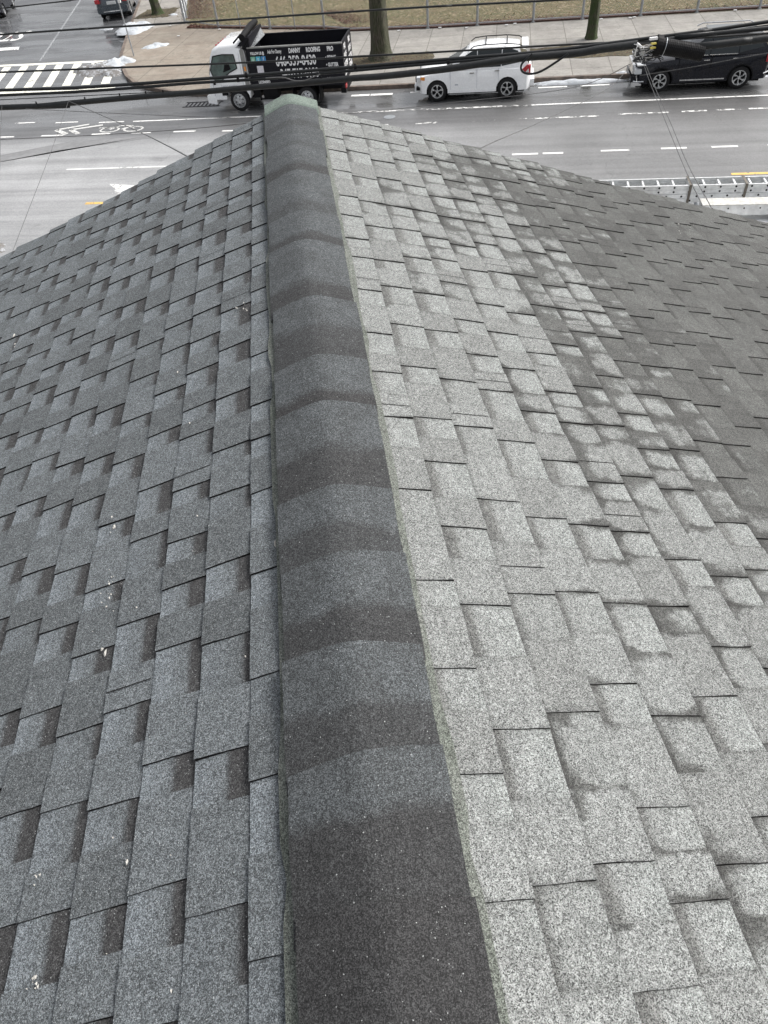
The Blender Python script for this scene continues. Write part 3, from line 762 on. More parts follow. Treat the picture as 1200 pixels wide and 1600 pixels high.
# ------------------------------------------------------------------ leaf litter and grass tufts
mb = MB(); rr = random.Random(21)
def leaf(P, s_):
    a = rr.uniform(0, 6.28); b = rr.uniform(-.5, .5); u = Vector((math.cos(a), math.sin(a), b))*s_; v = Vector((-math.sin(a), math.cos(a), rr.uniform(-.5, .5)))*s_*.6
    mb.q([P-u, P+v*.8, P+u, P-v*.8])
for _ in range(5000):
    s_ = -17+29.5*rr.random()**1.5; f = (s_+17)/29.5
    tb = 41.1 if s_ > -7 else 41.3+(-7-s_)*.25
    leaf(W(s_, tb + abs(rr.gauss(0, .32)) + .12, H+.04), rr.uniform(.03, .075))
for _ in range(6000):
    t_ = rr.uniform(42.2, 58); s0 = -8-(t_-42)*.62 if t_ < 45.5 else -17.6-(t_-45)*.31
    leaf(W(s0 + abs(rr.gauss(0, .9))+.1, t_+.5, H+.04), rr.uniform(.025, .06))
for _ in range(500): leaf(W(rr.uniform(-7, -3.2), rr.uniform(35, 36.8), H+.035), rr.uniform(.02, .05))
for _ in range(400): leaf(W(rr.uniform(1.3, 6.1), rr.uniform(34.8, 36.4), H+.035), rr.uniform(.02, .05))
for _ in range(150): leaf(W(-20.2+rr.gauss(0, .6), 48+rr.gauss(0, .6), H+.03), rr.uniform(.02, .05))
tag(mb.build('leaf_litter', M['leaf']), 'brown dead leaves drifted along the foot of the fence', 'leaves', kind='stuff')
mb = MB()
for _ in range(9000):
    t_ = 41.3 + rr.random()**1.6*22; s_ = rr.uniform(-18-(t_-45)*.3 if t_ > 45 else -8-(t_-41)*2.2, 20)
    P = W(s_, t_, H); a = rr.uniform(0, 6.28); wv = Vector((math.cos(a), math.sin(a), 0))*rr.uniform(.01, .03); h_ = Vector((rr.gauss(0, .03), rr.gauss(0, .03), rr.uniform(.03, .08)))
    mb.q([P-wv, P+wv, P+h_])
tag(mb.build('grass_tufts', plain('straw_grass', (.23, .20, .10), .9, 0, .5, scale=3)), 'short dry grass tufts on the lawn behind the fence', 'grass', kind='stuff')
# litter flecks
mb = MB()
for x, y in ((-5.0, 40.7), (-1.7, 40.5), (.2, 40.6), (.6, 40.75), (6.1, 40.7), (5.9, 40.6), (4.6, 40.7), (10.6, 40.9), (-14.9, 43.1), (-3.0, 40.8), (4.3, 35.6), (3.9, 35.1), (-18.2, 44.6), (-16.9, 42.2)):
    P = W(x, y, H+.03); mb.box(P.x-.07, P.x+.07, P.y-.04, P.y+.04, P.z, P.z+.03)
tag(mb.build('paper_scraps', M['litter']), 'scattered white paper scraps along the fence foot', 'litter', kind='stuff')

# ------------------------------------------------------------------ trees
def tree(s_, t_, base, rads, hts, lean, mat, label, seed, rs, cat='tree', flare=1.3, fork=None):
    root = empty('street_tree', W(s_, t_, H), 0, label, cat, 'bare street trees')
    rr = random.Random(seed); mb = MB()
    n = 18; rings = []
    for h_, r_ in zip(hts, rads):
        rings.append([(lean[0]*h_ + r_*(1+.10*math.sin(5*a+seed)+.05*math.sin(9*a+h_))*math.cos(a), lean[1]*h_ + r_*(1+.10*math.sin(5*a+seed)+.05*math.sin(9*a+h_))*math.sin(a), h_) for a in [2*math.pi*i/n for i in range(n)]])
    for j in range(len(rings)-1):
        for i in range(n): mb.q([rings[j][i], rings[j][(i+1) % n], rings[j+1][(i+1) % n], rings[j+1][i]])
    mb.q(rings[-1])
    mb.build('trunk', mat, root, smooth='all', weld=True)
    top = Vector((lean[0]*hts[-1], lean[1]*hts[-1], hts[-1])); mb = MB()
    def br(p, d, L, r, lv):
        pts = [p]; rad = [r]; q = p
        for i in range(4):
            d2 = (d + Vector((rr.gauss(0, .12), rr.gauss(0, .12), rr.gauss(0, .08)))).normalized(); q = q + d2*L/4; pts.append(q); rad.append(r*(1-.14*(i+1))); d = d2
        mb.tube(pts, rad, 7 if lv < 2 else 4)
        if lv < 4:
            for k in range(3 if lv else 4):
                ax = Vector((rr.gauss(0, 1), rr.gauss(0, 1), rr.gauss(0, .5))).normalized(); nd = (d + ax*.75 + Vector((0, 0, .15))).normalized()
                i = rr.choice((2, 3, 4)); br(pts[i], nd, L*rr.uniform(.6, .8), rad[i]*.62, lv+1)
    for k in range(3):
        a = k*2.1+seed; br(top-Vector((0, 0, .15)), Vector((math.cos(a)*.5, math.sin(a)*.5, 1)).normalized(), 2.6*rs, rads[-1]*.62, 0)
    mb.build('crown', mat, root, smooth='all')
tree(-5.3, 36.15, 0, [.62, .50, .42, .37, .34, .32, .32], [-.02, .12, .35, .8, 1.6, 3.0, 4.6], (.0, 0), M['bark'], 'thick mossy street tree behind the dump truck tail', 1, 1.2)
tree(3.92, 37.6, 0, [.29, .25, .225, .21, .20, .22, .20], [-.02, .1, .4, 1.0, 1.35, 1.6, 1.9], (.015, 0), M['bark2'], 'slim green barked tree forking behind the black SUV', 2, .8)
tree(-20.1, 47.9, 0, [.42, .31, .26, .23, .21, .20], [-.02, .12, .35, 1.0, 2.0, 3.6], (-.1, 0), M['bark2'], 'small leaning tree on the side street pavement', 3, .9)

# thin sign pole at the corner
sp_ = empty('sign_pole', W(-18.13, 38.9, H), 0, 'thin bare metal sign pole standing in the snow at the corner', 'sign pole')
mb = MB(); mb.tube([(0, 0, -.02), (0, 0, 2.45)], .032, 8); mb.build('pole', M['galv'], sp_, smooth=True)
mb = MB(); mb.box(-.02, .10, -.10, .10, 2.2, 2.45); mb.build('pole_bracket', M['litter'], sp_)

# ------------------------------------------------------------------ vehicles
def arch(cx, cz, r, z0, n=10):
    a0 = math.asin((z0-cz)/r); P = []
    for i in range(n+1):
        a = math.pi - a0 - (math.pi-2*a0)*i/n; P.append((cx + r*math.cos(a), cz + r*math.sin(a)))
    return P
def wheel(root, x, y, r, wd, side, spokes, mat_t=None, style='five', deep=0):
    """side -1 = faces -y (the camera)"""
    c = Vector((x, y, r)); mb = MB(); n = 28
    prof = [(.60, .40), (.66, .5), (.86, .5), (.96, .40), (1, .22), (1, -.22), (.96, -.4), (.86, -.5), (.62, -.5)]
    rings = [[(x + r*a*math.cos(2*math.pi*i/n), y + side*b*wd, r + r*a*math.sin(2*math.pi*i/n)) for i in range(n)] for a, b in prof]
    for j in range(len(rings)-1):
        for i in range(n): mb.q([rings[j][i], rings[j][(i+1) % n], rings[j+1][(i+1) % n], rings[j+1][i]])
    w_ = mb.build('wheel', M['rubber'], root, smooth=True, weld=True)
    mb = MB(); f = y + side*wd*.42; bk = y + side*wd*.12; ro = r*.62
    def ring(r1, y1, r2, y2):
        for i in range(n):
            a, b = 2*math.pi*i/n, 2*math.pi*(i+1)/n
            mb.q([(x+r1*math.cos(a), y1, r+r1*math.sin(a)), (x+r1*math.cos(b), y1, r+r1*math.sin(b)), (x+r2*math.cos(b), y2, r+r2*math.sin(b)), (x+r2*math.cos(a), y2, r+r2*math.sin(a))])
    ring(ro*1.04, f+side*.012, ro*.92, f+side*.012); ring(ro*.92, f+side*.012, ro*.86, bk)
    if style == 'steel':
        ring(ro*.86, bk, ro*.8, f-side*.02); ring(ro*.8, f-side*.02, ro*.45, f-side*.0); ring(ro*.45, f, ro*.40, f+side*.05)
        mb.q([(x+ro*.4*math.cos(2*math.pi*i/n), f+side*.05, r+ro*.4*math.sin(2*math.pi*i/n)) for i in range(n)])
    else:
        for k in range(spokes):
            a = 2*math.pi*k/spokes + .3; tw = .35 if style == 'swirl' else 0
            for dd in ((-.17, .05), (.05, .17)) if style == 'double' else ((-.16, .16),):
                P = []
                for rr_, da, wdt in ((ro*.16, 0, 1.6), (ro*.55, tw*.5, .8), (ro*.93, tw, 1.15)):
                    P.append([(x+rr_*math.cos(a+da+dd[0]*wdt), f-side*.006, r+rr_*math.sin(a+da+dd[0]*wdt)), (x+rr_*math.cos(a+da+dd[1]*wdt), f-side*.006, r+rr_*math.sin(a+da+dd[1]*wdt))])
                for j in range(2): 
                    mb.q([P[j][0], P[j][1], P[j+1][1], P[j+1][0]])
                    for e in (0, 1):
                        A_, B_ = P[j][e], P[j+1][e]; mb.q([A_, B_, (B_[0], bk, B_[2]), (A_[0], bk, A_[2])])
        mb.tube([(x, bk, r), (x, f+side*.008, r)], ro*.22, 14)
    mb.build('rim', M['alloy'], w_, smooth=False)
    mb = MB(); mb.tube([(x, bk-side*.01, r), (x, bk-side*.03, r)], ro*.9, 24); mb.build('wheel_well_disc', M['dark'], w_)
    if style == 'steel':
        for k in range(6):
            mb = MB(); a = k*math.pi/3+.3; P = (x+ro*.63*math.cos(a), r+ro*.63*math.sin(a)); mb.tube([(P[0], f-side*.005, P[1]), (P[0], f+side*.004, P[1])], ro*.11, 10); mb.build('hand_hole', M['dark'], w_)
        for k in range(6):
            mb = MB(); a = k*math.pi/3; P = (x+ro*.3*math.cos(a), r+ro*.3*math.sin(a)); mb.tube([(P[0], f+side*.045, P[1]), (P[0], f+side*.075, P[1])], ro*.05, 6); mb.build('lug_nut', M['chrome'], w_)

def shell(top, bottom_z, arches, hw, x0, x1):
    """lower body: top = [(x,z)..] nose to tail; lateral slices, arches open only on the outer slices"""
    zb = bottom_z
    low = []
    for cx, cz, r in sorted(arches, reverse=True):
        low.append(('a', [(p[0], p[1]) for p in arch(cx, cz, r, zb)][::-1]))
    poly = list(top); tags = ['t']*len(top)
    poly.append((x1-.05, zb+.02)); tags.append('b')
    for _, pts in low:
        for p in pts: poly.append(p); tags.append('a')
    poly.append((x0+.06, zb+.02)); tags.append('b')
    return poly, tags
def car(name, label, cat, s0, t_near, L, hw, H_roof, top, green, arches, zb, paint, wheel_r, style, spokes, rz=-SA, loc=None, group=None, glassmat=None, parts=None):
    """local frame: x from nose (0) to tail (L), y=0 centre line, near side is y=-hw"""
    loc = loc or W(s0, t_near+hw, 0)
    root = empty(name, loc, rz, label, cat, group)
    poly, tags = shell(top, zb, arches, hw, 0, L)
    ys = [(0, 0, 0), (.55, .15, .01), (.82, .45, .03), (.93, .8, .045), (.985, 1.0, .07), (1, 1.15, .10)]
    def slc(fr, pull, drop, inner):
        out = []
        for (x, z), tg in zip(poly, tags):
            k = abs(x-L/2)/(L/2); xx = x
            if k > .80: xx = x + (L/2-x)*((k-.80)/.2)**2*.10*pull
            zz = z
            if tg == 't' and z > .45: zz = z - drop*min(1, (z-.45)/.3)
            if tg == 'a' and inner: zz = zb
            # tumblehome: width varies with height
            yy = fr*hw
            if fr > .9:
                yy -= .05*max(0, (z-.85))/.35 + .05*max(0, (.42-z))/.3*(0 if tg == 'a' else 1)
            out.append((xx, yy, zz))
        return out
    mb = MB()
    full = [slc(f, p, d, f < .8) for f, p, d in ys]
    for sgn in (-1, 1):
        for a, b in zip(full[:-1], full[1:]):
            for i in range(len(a)):
                j = (i+1) % len(a); q = [a[i], a[j], b[j], b[i]]; q = [(x, sgn*y, z) for x, y, z in q]
                mb.q(q if sgn > 0 else q[::-1])
        q = [(x, sgn*y, z) for x, y, z in full[-1]]; mb.q(q if sgn < 0 else q[::-1])
    body = mb.build('body', M[paint], root, smooth=True, weld=True)
    # greenhouse: list of (x, z) belt / roof points
    bx0, bx1, rx0, rx1, zbelt, wb, wr, crown = green
    mb = MB(); nx = 14
    secs = []
    for i in range(nx+1):
        f = i/nx
        # x along belt and roof
        xb = bx0 + (bx1-bx0)*f; xr = rx0 + (rx1-rx0)*f
        zr = H_roof - crown*(2*f-1)**2 * (1 if f < .5 else .8)
        ring = [(xb, -wb, zbelt-.03)]
        ring.append((xb, -wb, zbelt)); ring.append((xr, -wr, zr-.09)); ring.append((xr, -wr+.06, zr-.03)); ring.append((xr, -wr*.5, zr)); ring.append((xr, 0, zr+.01))
        full_ = ring + [(x, -y, z) for x, y, z in ring[-2::-1]]
        secs.append(full_)
    for a, b in zip(secs[:-1], secs[1:]):
        for i in range(len(a)-1): mb.q([a[i], b[i], b[i+1], a[i+1]])
    mb.q(secs[0][::-1]); mb.q(secs[-1])
    mb.build('cabin', M[paint], root, smooth=True, weld=True)
    def gx(f, z):   # side surface point
        k = (z-zbelt)/(H_roof-crown*.4-.09-zbelt); return None
    def side(pts, nm, mat, off=.014, parent=root):
        for sgn in (-1, 1):
            mb = MB(); P = []
            for x, z in pts:
                k = max(0, min(1, (z-zbelt)/(H_roof-.09-zbelt))); y = wb + (wr-wb)*k + off; P.append((x, sgn*y, z))
            mb.q(P if sgn < 0 else P[::-1]); mb.build(nm, mat, parent)
    gm = glassmat or M['glass']
    # windshield and rear window slightly proud of the cabin ends
    def endglass(xb, xr, dirx, nm, ztop):
        mb = MB(); zlo = zbelt+.04; k0 = .08; k1 = .9
        def P(k, sy): 
            x = xb + (xr-xb)*k + dirx*.012; z = zbelt + (ztop-.06-zbelt)*k; y = (wb + (wr-wb)*k - .07)*sy; return (x, y, z)
        q = [P(k0, -1), P(k0, 1), P(k1, 1), P(k1, -1)]; mb.q(q if dirx < 0 else q[::-1]); mb.build(nm, gm, root)
    endglass(bx0, rx0, -1, 'windshield', H_roof-crown-.03); endglass(bx1, rx1, 1, 'rear_window', H_roof-crown*.8-.03)
    fy = hw*.985 - wheel_r*.0
    for cx, cz, r in arches:
        wheel(root, cx, -hw+.135, wheel_r, .225, -1, spokes, style=style); wheel(root, cx, hw-.135, wheel_r, .225, 1, spokes, style=style)
    # dark wheel-arch liner / underbody
    mb = MB(); mb.box(.35, L-.3, -hw+.28, hw-.28, .19, zb+.06); mb.build('underbody', M['dark'], root)
    return root, side

# white SUV, nose towards the left end of the street
top = [(0, .50), (-.02, .66), (.05, .86), (.16, .93), (.5, 1.00), (1.0, 1.055), (1.35, 1.08), (2.2, 1.08), (3.2, 1.09), (4.2, 1.10), (4.33, 1.06), (4.38, .86), (4.40, .55)]
root, side = car('suv', 'white SUV parked at the kerb with black roof bars', 'suv', -3.18, 30.33, 4.40, .90, 1.72, top,
     (1.12, 4.27, 2.0, 3.86, 1.06, .84, .63, .10), [(.82, .36, .41), (3.46, .36, .41)], .30, 'wpaint', .362, 'double', 5)
side([(1.50, 1.10), (2.31, 1.09), (2.31, 1.60), (2.12, 1.59), (1.9, 1.48)], 'front_window', M['glass']); side([(2.34, 1.09), (3.20, 1.10), (3.22, 1.61), (2.34, 1.60)], 'rear_door_window', M['glass']); side([(3.23, 1.11), (4.02, 1.22), (3.80, 1.54), (3.6, 1.6), (3.25, 1.61)], 'quarter_window', M['glass'])
def sidebits(root, hw, items):
    for nm, mat, boxes in items:
        for x0, x1, z0, z1, d in boxes:
            for sg in (-1, 1):
                mb = MB(); y0, y1 = sorted((sg*(hw-.05), sg*(hw+d))); mb.box(x0, x1, y0, y1, z0, z1); mb.build(nm, mat, root, bevel=.006)
sidebits(root, .90, [('door_handle', M['railgrey'], [(2.05, 2.22, .93, .955, .02), (2.98, 3.15, .97, .995, .012)]), ('door_gap', M['gtext'], [(1.32, 1.328, .42, 1.04, .003), (2.32, 2.328, .42, 1.06, .003), (3.12, 3.128, .62, 1.06, .003)]),
                     ('side_sill', M['wpaint'], [(1.3, 3.0, .30, .38, .015)]), ('badge', M['gtext'], [(1.5, 1.62, .56, .59, .006)])])
def endbox(root, nm, mat, x0, x1, ys, z0, z1, bevel=.02):
    for y0, y1 in ys:
        mb = MB(); mb.box(x0, x1, y0, y1, z0, z1); mb.build(nm, mat, root, bevel=bevel)
endbox(root, 'headlight', M['lamp'], .045, .34, [(-.885, -.60)], .72, .87); endbox(root, 'headlight', M['lamp'], .045, .34, [(.60, .885)], .72, .87)
endbox(root, 'turn_signal', M['amber'], .20, .36, [(-.892, -.78)], .76, .87)
endbox(root, 'grille', M['dark'], -.03, .1, [(-.5, .5)], .62, .80); endbox(root, 'fog_lamp_slot', M['dark'], .02, .16, [(-.84, -.62), (.62, .84)], .42, .52)
endbox(root, 'front_bumper', M['wpaint'], -.06, .3, [(-.66, .66)], .34, .56, .09)
endbox(root, 'rear_bumper', M['wpaint'], 4.15, 4.46, [(-.70, .70)], .38, .60, .09)
for sg in (-1, 1):
    mb = MB(); y0, y1 = sorted((sg*.70, sg*.885)); mb.prism([(3.98, .98), (4.16, 1.12), (4.30, 1.10), (4.30, .86), (4.12, .88)], y0, y1); mb.build('tail_light', M['red'], root, bevel=.015)
    mb = MB(); y0, y1 = sorted((sg*.72, sg*.892)); mb.prism([(4.12, .89), (4.22, 1.0), (4.25, .88)], y0, y1); mb.build('reversing_light', M['lamp'], root)
endbox(root, 'side_mirror', M['wpaint'], 1.52, 1.68, [(-1.06, -.86)], 1.08, 1.22, .03); endbox(root, 'side_mirror', M['wpaint'], 1.52, 1.68, [(.86, 1.06)], 1.08, 1.22, .03)
for sg in (-1, 1):
    mb = MB(); mb.tube([(2.05, sg*.60, 1.63), (2.2, sg*.60, 1.73), (2.6, sg*.6, 1.765), (3.4, sg*.6, 1.765), (3.85, sg*.6, 1.72), (3.95, sg*.6, 1.66)], .018, 6); mb.build('roof_rail', M['dark'], root)
for x in (2.62, 3.4):
    mb = MB(); mb.tube([(x, -.6, 1.765), (x, .6, 1.765)], .018, 6); mb.build('roof_bar', M['dark'], root)
mb = MB(); mb.box(3.95, 4.18, -.55, .55, 1.60, 1.68); mb.build('roof_spoiler', M['wpaint'], root, bevel=.03)

# black SUV
top = [(0, .50), (-.03, .70), (.02, .88), (.2, .97), (.7, 1.04), (1.2, 1.10), (1.5, 1.12), (2.4, 1.13), (3.4, 1.14), (4.5, 1.16), (4.66, 1.10), (4.74, .86), (4.75, .52)]
root, side = car('suv', 'black SUV parked at the kerb with chrome side sill', 'suv', 4.88, 30.33, 4.75, .94, 1.74, top,
     (1.35, 4.62, 2.25, 4.2, 1.12, .87, .66, .09), [(.93, .37, .43), (3.69, .37, .43)], .31, 'bpaint', .375, 'swirl', 6)
side([(1.78, 1.15), (2.50, 1.15), (2.54, 1.61), (2.36, 1.60), (2.1, 1.48)], 'front_window', M['glass']); side([(2.53, 1.15), (3.47, 1.16), (3.47, 1.62), (2.57, 1.61)], 'rear_door_window', M['glass']); side([(3.50, 1.16), (4.32, 1.30), (4.1, 1.55), (3.9, 1.6), (3.5, 1.62)], 'quarter_window', M['glass'])
sidebits(root, .94, [('door_handle', M['chrome'], [(2.33, 2.53, .985, 1.01, .02), (3.32, 3.52, 1.0, 1.025, .012)]), ('sill_trim', M['chrome'], [(1.62, 2.42, .37, .41, .02), (2.43, 3.15, .37, .41, .02)]),
                     ('window_trim', M['chrome'], [(1.75, 2.45, 1.135, 1.155, -.03), (2.5, 3.45, 1.14, 1.16, -.03)]), ('door_gap', M['dark'], [(1.5, 1.508, .42, 1.08, .002), (2.6, 2.608, .42, 1.1, .002)])])
for cx in (.93, 3.69):
    P = arch(cx, .37, .455, .36, 14); Q = arch(cx, .37, .412, .36, 14)
    for sg in (-1, 1):
        mb = MB()
        for i in range(len(P)-1):
            q = [(P[i][0], sg*.950, P[i][1]), (P[i+1][0], sg*.950, P[i+1][1]), (Q[i+1][0], sg*.950, Q[i+1][1]), (Q[i][0], sg*.950, Q[i][1])]; mb.q(q if sg > 0 else q[::-1])
            q = [(P[i][0], sg*.90, P[i][1]), (P[i+1][0], sg*.90, P[i+1][1]), (P[i+1][0], sg*.95, P[i+1][1]), (P[i][0], sg*.95, P[i][1])]; mb.q(q)
        mb.build('arch_trim', M['dark'], root)
for sg in (-1, 1):
    mb = MB(); mb.box(.0, .30, *sorted((sg*.92, sg*.56)), .64, .80); mb.build('headlight', M['lamp'], root, bevel=.02)
    mb = MB(); mb.box(.06, .36, *sorted((sg*.93, sg*.6)), .90, .93); mb.build('running_light', M['chrome'], root)
    mb = MB(); mb.box(4.45, 4.76, *sorted((sg*.945, sg*.66)), .86, 1.10); mb.build('tail_light', M['red'], root, bevel=.02)
    mb = MB(); mb.box(1.72, 1.90, *sorted((sg*1.1, sg*.9)), 1.12, 1.28); mb.build('side_mirror', M['chrome'], root, bevel=.03)
    mb = MB(); mb.tube([(2.2, sg*.64, 1.70), (2.4, sg*.64, 1.78), (4.0, sg*.64, 1.78), (4.2, sg*.64, 1.70)], .02, 6); mb.build('roof_rail', M['chrome'], root)
endbox(root, 'grille', M['chrome'], -.05, .12, [(-.55, .55)], .56, .86); endbox(root, 'front_bumper', M['bpaint'], -.08, .3, [(-.70, .70)], .32, .50, .08)
for sg in (-1, 1):
    mb = MB(); mb.tube([(-.02, sg*.55, .36), (.03, sg*.72, .36), (.14, sg*.86, .37), (.36, sg*.955, .40)], .028, 6); mb.tube([(.14, sg*.86, .38), (.10, sg*.84, .5), (.09, sg*.82, .58)], .022, 6); mb.build('bumper_trim', M['chrome'], root)
    mb = MB(); mb.tube([(4.82, sg*.55, .55), (4.72, sg*.8, .55), (4.45, sg*.95, .50)], .022, 6); mb.build('rear_bumper_trim', M['chrome'], root)
endbox(root, 'rear_trim_bar', M['chrome'], 4.78, 4.83, [(-.55, .55)], .53, .57, .01); endbox(root, 'rear_bumper', M['bpaint'], 4.4, 4.80, [(-.74, .74)], .38, .60, .08)
mb = MB(); mb.box(2.45, 3.7, -.45, .45, 1.745, 1.755); mb.build('sunroof', M['glass'], root)

# grey car parked in the side street, seen from behind; and a dark one just entering the frame
def smallcar(s_, t_, paint, label, full=True):
    # nose away from the camera: local +x axis (tail) points to the camera
    ang = A2 - math.pi/2 + R(0)
    top = [(0, .50), (-.02, .70), (.1, .88), (.5, .96), (1.2, 1.02), (2.2, 1.05), (3.4, 1.08), (4.15, 1.08), (4.32, 1.02), (4.4, .80), (4.42, .55)]
    L = 4.42; hw = .92
    d = Vector((math.cos(ang), math.sin(ang), 0)); loc = W(s_, t_) - d*L
    root, side = car('parked_car', label, 'car', 0, 0, L, hw, 1.62, top, (1.15, 4.28, 2.0, 3.95, 1.06, .86, .66, .08), [(.85, .35, .38), (3.5, .35, .38)], .30, paint, .34, 'double', 5, rz=ang, loc=loc)
    side([(1.65, 1.10), (2.3, 1.10), (2.3, 1.48), (2.15, 1.48)], 'front_window', M['glass']); side([(2.38, 1.10), (3.2, 1.11), (3.2, 1.5), (2.38, 1.5)], 'rear_door_window', M['glass'])
    endbox(root, 'rear_bumper', M[paint], 4.2, 4.50, [(-.88, .88)], .40, .66, .05); endbox(root, 'bumper_trim', M['chrome'], 4.4, 4.515, [(-.55, .55)], .44, .48, .01)
    endbox(root, 'number_plate', M['plate'], 4.38, 4.44, [(-.26, .26)], .78, .92, .005)
    for sg in (-1, 1): endbox(root, 'tail_light', M['red'], 4.15, 4.43, [tuple(sorted((sg*.93, sg*.66)))], .86, 1.04)
    return root
smallcar(-22.75, 47.75, 'gpaint', 'dark grey hatchback seen from behind in the side street')
smallcar(-32.0, 49.5, 'bpaint', 'black car at the top left corner, almost out of view')

# ------------------------------------------------------------------ dump truck
TR = empty('dump_truck', W(-11.35, 30.22, 0), -SA, 'black dump body truck with white cab and roofing adverts', 'truck')
Wd = 2.0
prof = [(.0, .52), (.02, .95), (.10, 1.30), (.26, 1.90), (.42, 2.16), (.72, 2.30), (1.45, 2.36), (1.66, 2.30), (1.70, 1.95), (1.70, .78), (1.64, .62)]
ar = arch(1.12, .42, .50, .46)[::-1]
prof2 = prof + ar + [(.12, .46)]
mb = MB()
sl_ = [(.0, .10, .10), (.04, .03, .05), (.12, 0, 0), (Wd-.12, 0, 0), (Wd-.04, .03, .05), (Wd, .10, .10)]
P_ = []
for y, pull, drop in sl_:
    P_.append([(x + pull*max(0, 1-x/.8), y, z - (drop*max(0, (z-1.9)/.4) if z > 1.9 else 0)) for x, z in prof2])
for a, b in zip(P_[:-1], P_[1:]):
    for i in range(len(a)): j = (i+1) % len(a); mb.q([a[i], a[j], b[j], b[i]])
mb.q(P_[0][::-1]); mb.q(P_[-1])
cab = mb.build('cab', M['wpaint'], TR, smooth=True, weld=True)
def flat(nm, mat, poly, y, parent=TR, th=.012):
    mb = MB(); mb.prism(poly, y-th, y); return mb.build(nm, mat, parent)
win = [(.30, 1.20), (.22, 1.50), (.42, 1.95), (.80, 2.0), (1.26, 1.98), (1.30, 1.52), (.95, 1.38), (.62, 1.14), (.34, 1.12)]
flat('side_window', M['tglass'], win, -.004)
mb = MB()
for i in range(len(win)):
    a, b = win[i], win[(i+1) % len(win)]; mb.tube([(a[0], -.014, a[1]), (b[0], -.014, b[1])], .018, 6)
mb.build('window_seal', M['dark'], TR)
flat('seat_back', M['dark'], [(.72, 1.40), (1.05, 1.50), (1.0, 1.72), (.86, 1.74), (.80, 1.6)], -.017, th=.002)
mb = MB(); mb.q([(.045, .18, 1.28), (.245, .2, 1.86), (.245, Wd-.2, 1.86), (.045, Wd-.18, 1.28)]); mb.build('windshield', M['tglass'], TR)
flat('door_seam', M['gtext'], [(1.42, .80), (1.43, .80), (1.46, 2.02), (1.45, 2.02)], -.003, th=.004); flat('door_seam', M['gtext'], [(.20, .60), (.21, .60), (.21, 1.1), (.20, 1.1)], -.003, th=.004)
flat('rear_corner_panel', M['railgrey'], [(1.52, .80), (1.69, .80), (1.69, 1.95), (1.66, 2.25), (1.52, 2.1)], -.003, th=.006)
flat('corner_lamp', M['amber'], [(1.58, 1.42), (1.66, 1.42), (1.66, 1.56), (1.58, 1.56)], -.012, th=.01)
flat('step_lamp', M['dark'], [(.50, .60), (.74, .60), (.74, .70), (.50, .70)], -.006, th=.012)
flat('door_handle', M['dark'], [(1.22, 1.07), (1.38, 1.07), (1.38, 1.14), (1.22, 1.14)], -.003, th=.03)
flat('mirror_arm', M['dark'], [(.24, 1.0), (.32, 1.0), (.32, 1.1), (.24, 1.1)], -.003, th=.05)
for k in range(5):
    mb = MB(); mb.box(.46+.02*k, .54+.02*k, .45+.27*k, .51+.27*k, 2.19, 2.235); mb.build('marker_lamp', M['red'], cab)
mb = MB(); mb.prism([(-.14, .36), (-.14, .62), (.10, .66), (.22, .50), (.22, .30)], -.02, Wd+.02); mb.build('front_bumper', M['wpaint'], TR, bevel=.02)
endbox(TR, 'headlight', M['lamp'], -.02, .03, [(.1, .38), (Wd-.38, Wd-.1)], .72, .86, .01)
mb = MB(); mb.box(-.01, .04, .5, Wd-.5, .70, .92); mb.build('grille', M['dark'], TR)
text_mesh('DANNY ROOFING', .10, M['gtext'], Matrix.Translation((.86, -.006, .92)) @ Matrix.Rotation(math.pi/2, 4, 'X'), 'door_lettering', TR, sx=.8)
# chassis
mb = MB(); mb.box(.5, 5.3, .55, .72, .52, .72); mb.box(.5, 5.3, 1.28, 1.45, .52, .72); mb.box(1.75, 2.0, .1, 1.9, .45, .75); mb.build('chassis', M['dark'], TR)
mb = MB(); mb.box(2.15, 2.75, .10, .55, .42, .74); mb.build('fuel_tank', M['dark'], TR, bevel=.04)
mb = MB(); mb.tube([(1.85, .18, .78), (2.02, .18, .78)], .09, 12); mb.build('air_filter', M['railgrey'], TR)
mb = MB(); mb.box(2.0, 2.06, .04, .10, .36, .8); mb.box(2.0, 3.1, .04, .08, .38, .43); mb.build('side_guard', M['dark'], TR)
for x in (1.14, 3.90):
    wheel(TR, x, .13, .385, .22, -1, 6, style='steel'); wheel(TR, x, Wd-.13, .385, .22, 1, 6, style='steel')
    if x > 2: wheel(TR, x, .38, .385, .2, -1, 6, style='steel')
for x in (3.35, 4.42):
    mb = MB(); mb.box(x, x+.03, .02, .62, .22, .84); mb.build('mud_flap', M['dark'], TR)
# dump body
BX0, BX1, BZ0, BZ1 = 1.82, 5.44, .86, 2.14; bw = .06
mb = MB(); mb.box(BX0, BX1, 0, bw, BZ0, BZ1); mb.build('near_side_panel', M['bodyblack'], TR)
mb = MB(); mb.box(BX0, BX1, Wd-bw, Wd, BZ0, BZ1); mb.build('far_side_panel', M['bodyblack'], TR)
mb = MB(); mb.box(BX0-.05, BX0, 0, Wd, BZ0, BZ1+.05); mb.build('front_panel', M['bodyblack'], TR)
mb = MB(); mb.box(BX0, BX1, bw, Wd-bw, BZ0, BZ0+.06); mb.build('floor_panel', M['bodyblack'], TR)
tg = MB(); tg.box(BX1, BX1+.05, 0, Wd/2-.01, BZ0, BZ1-.02); t1 = tg.build('tail_door', M['bodyblack'], TR)
tg = MB(); tg.box(BX1, BX1+.05, Wd/2+.01, Wd, BZ0, BZ1-.02); t2 = tg.build('tail_door', M['bodyblack'], TR)
mb = MB(); mb.box(BX0, BX1+.05, -.018, bw+.01, BZ1, BZ1+.045); mb.build('top_rail', M['railgrey'], TR)
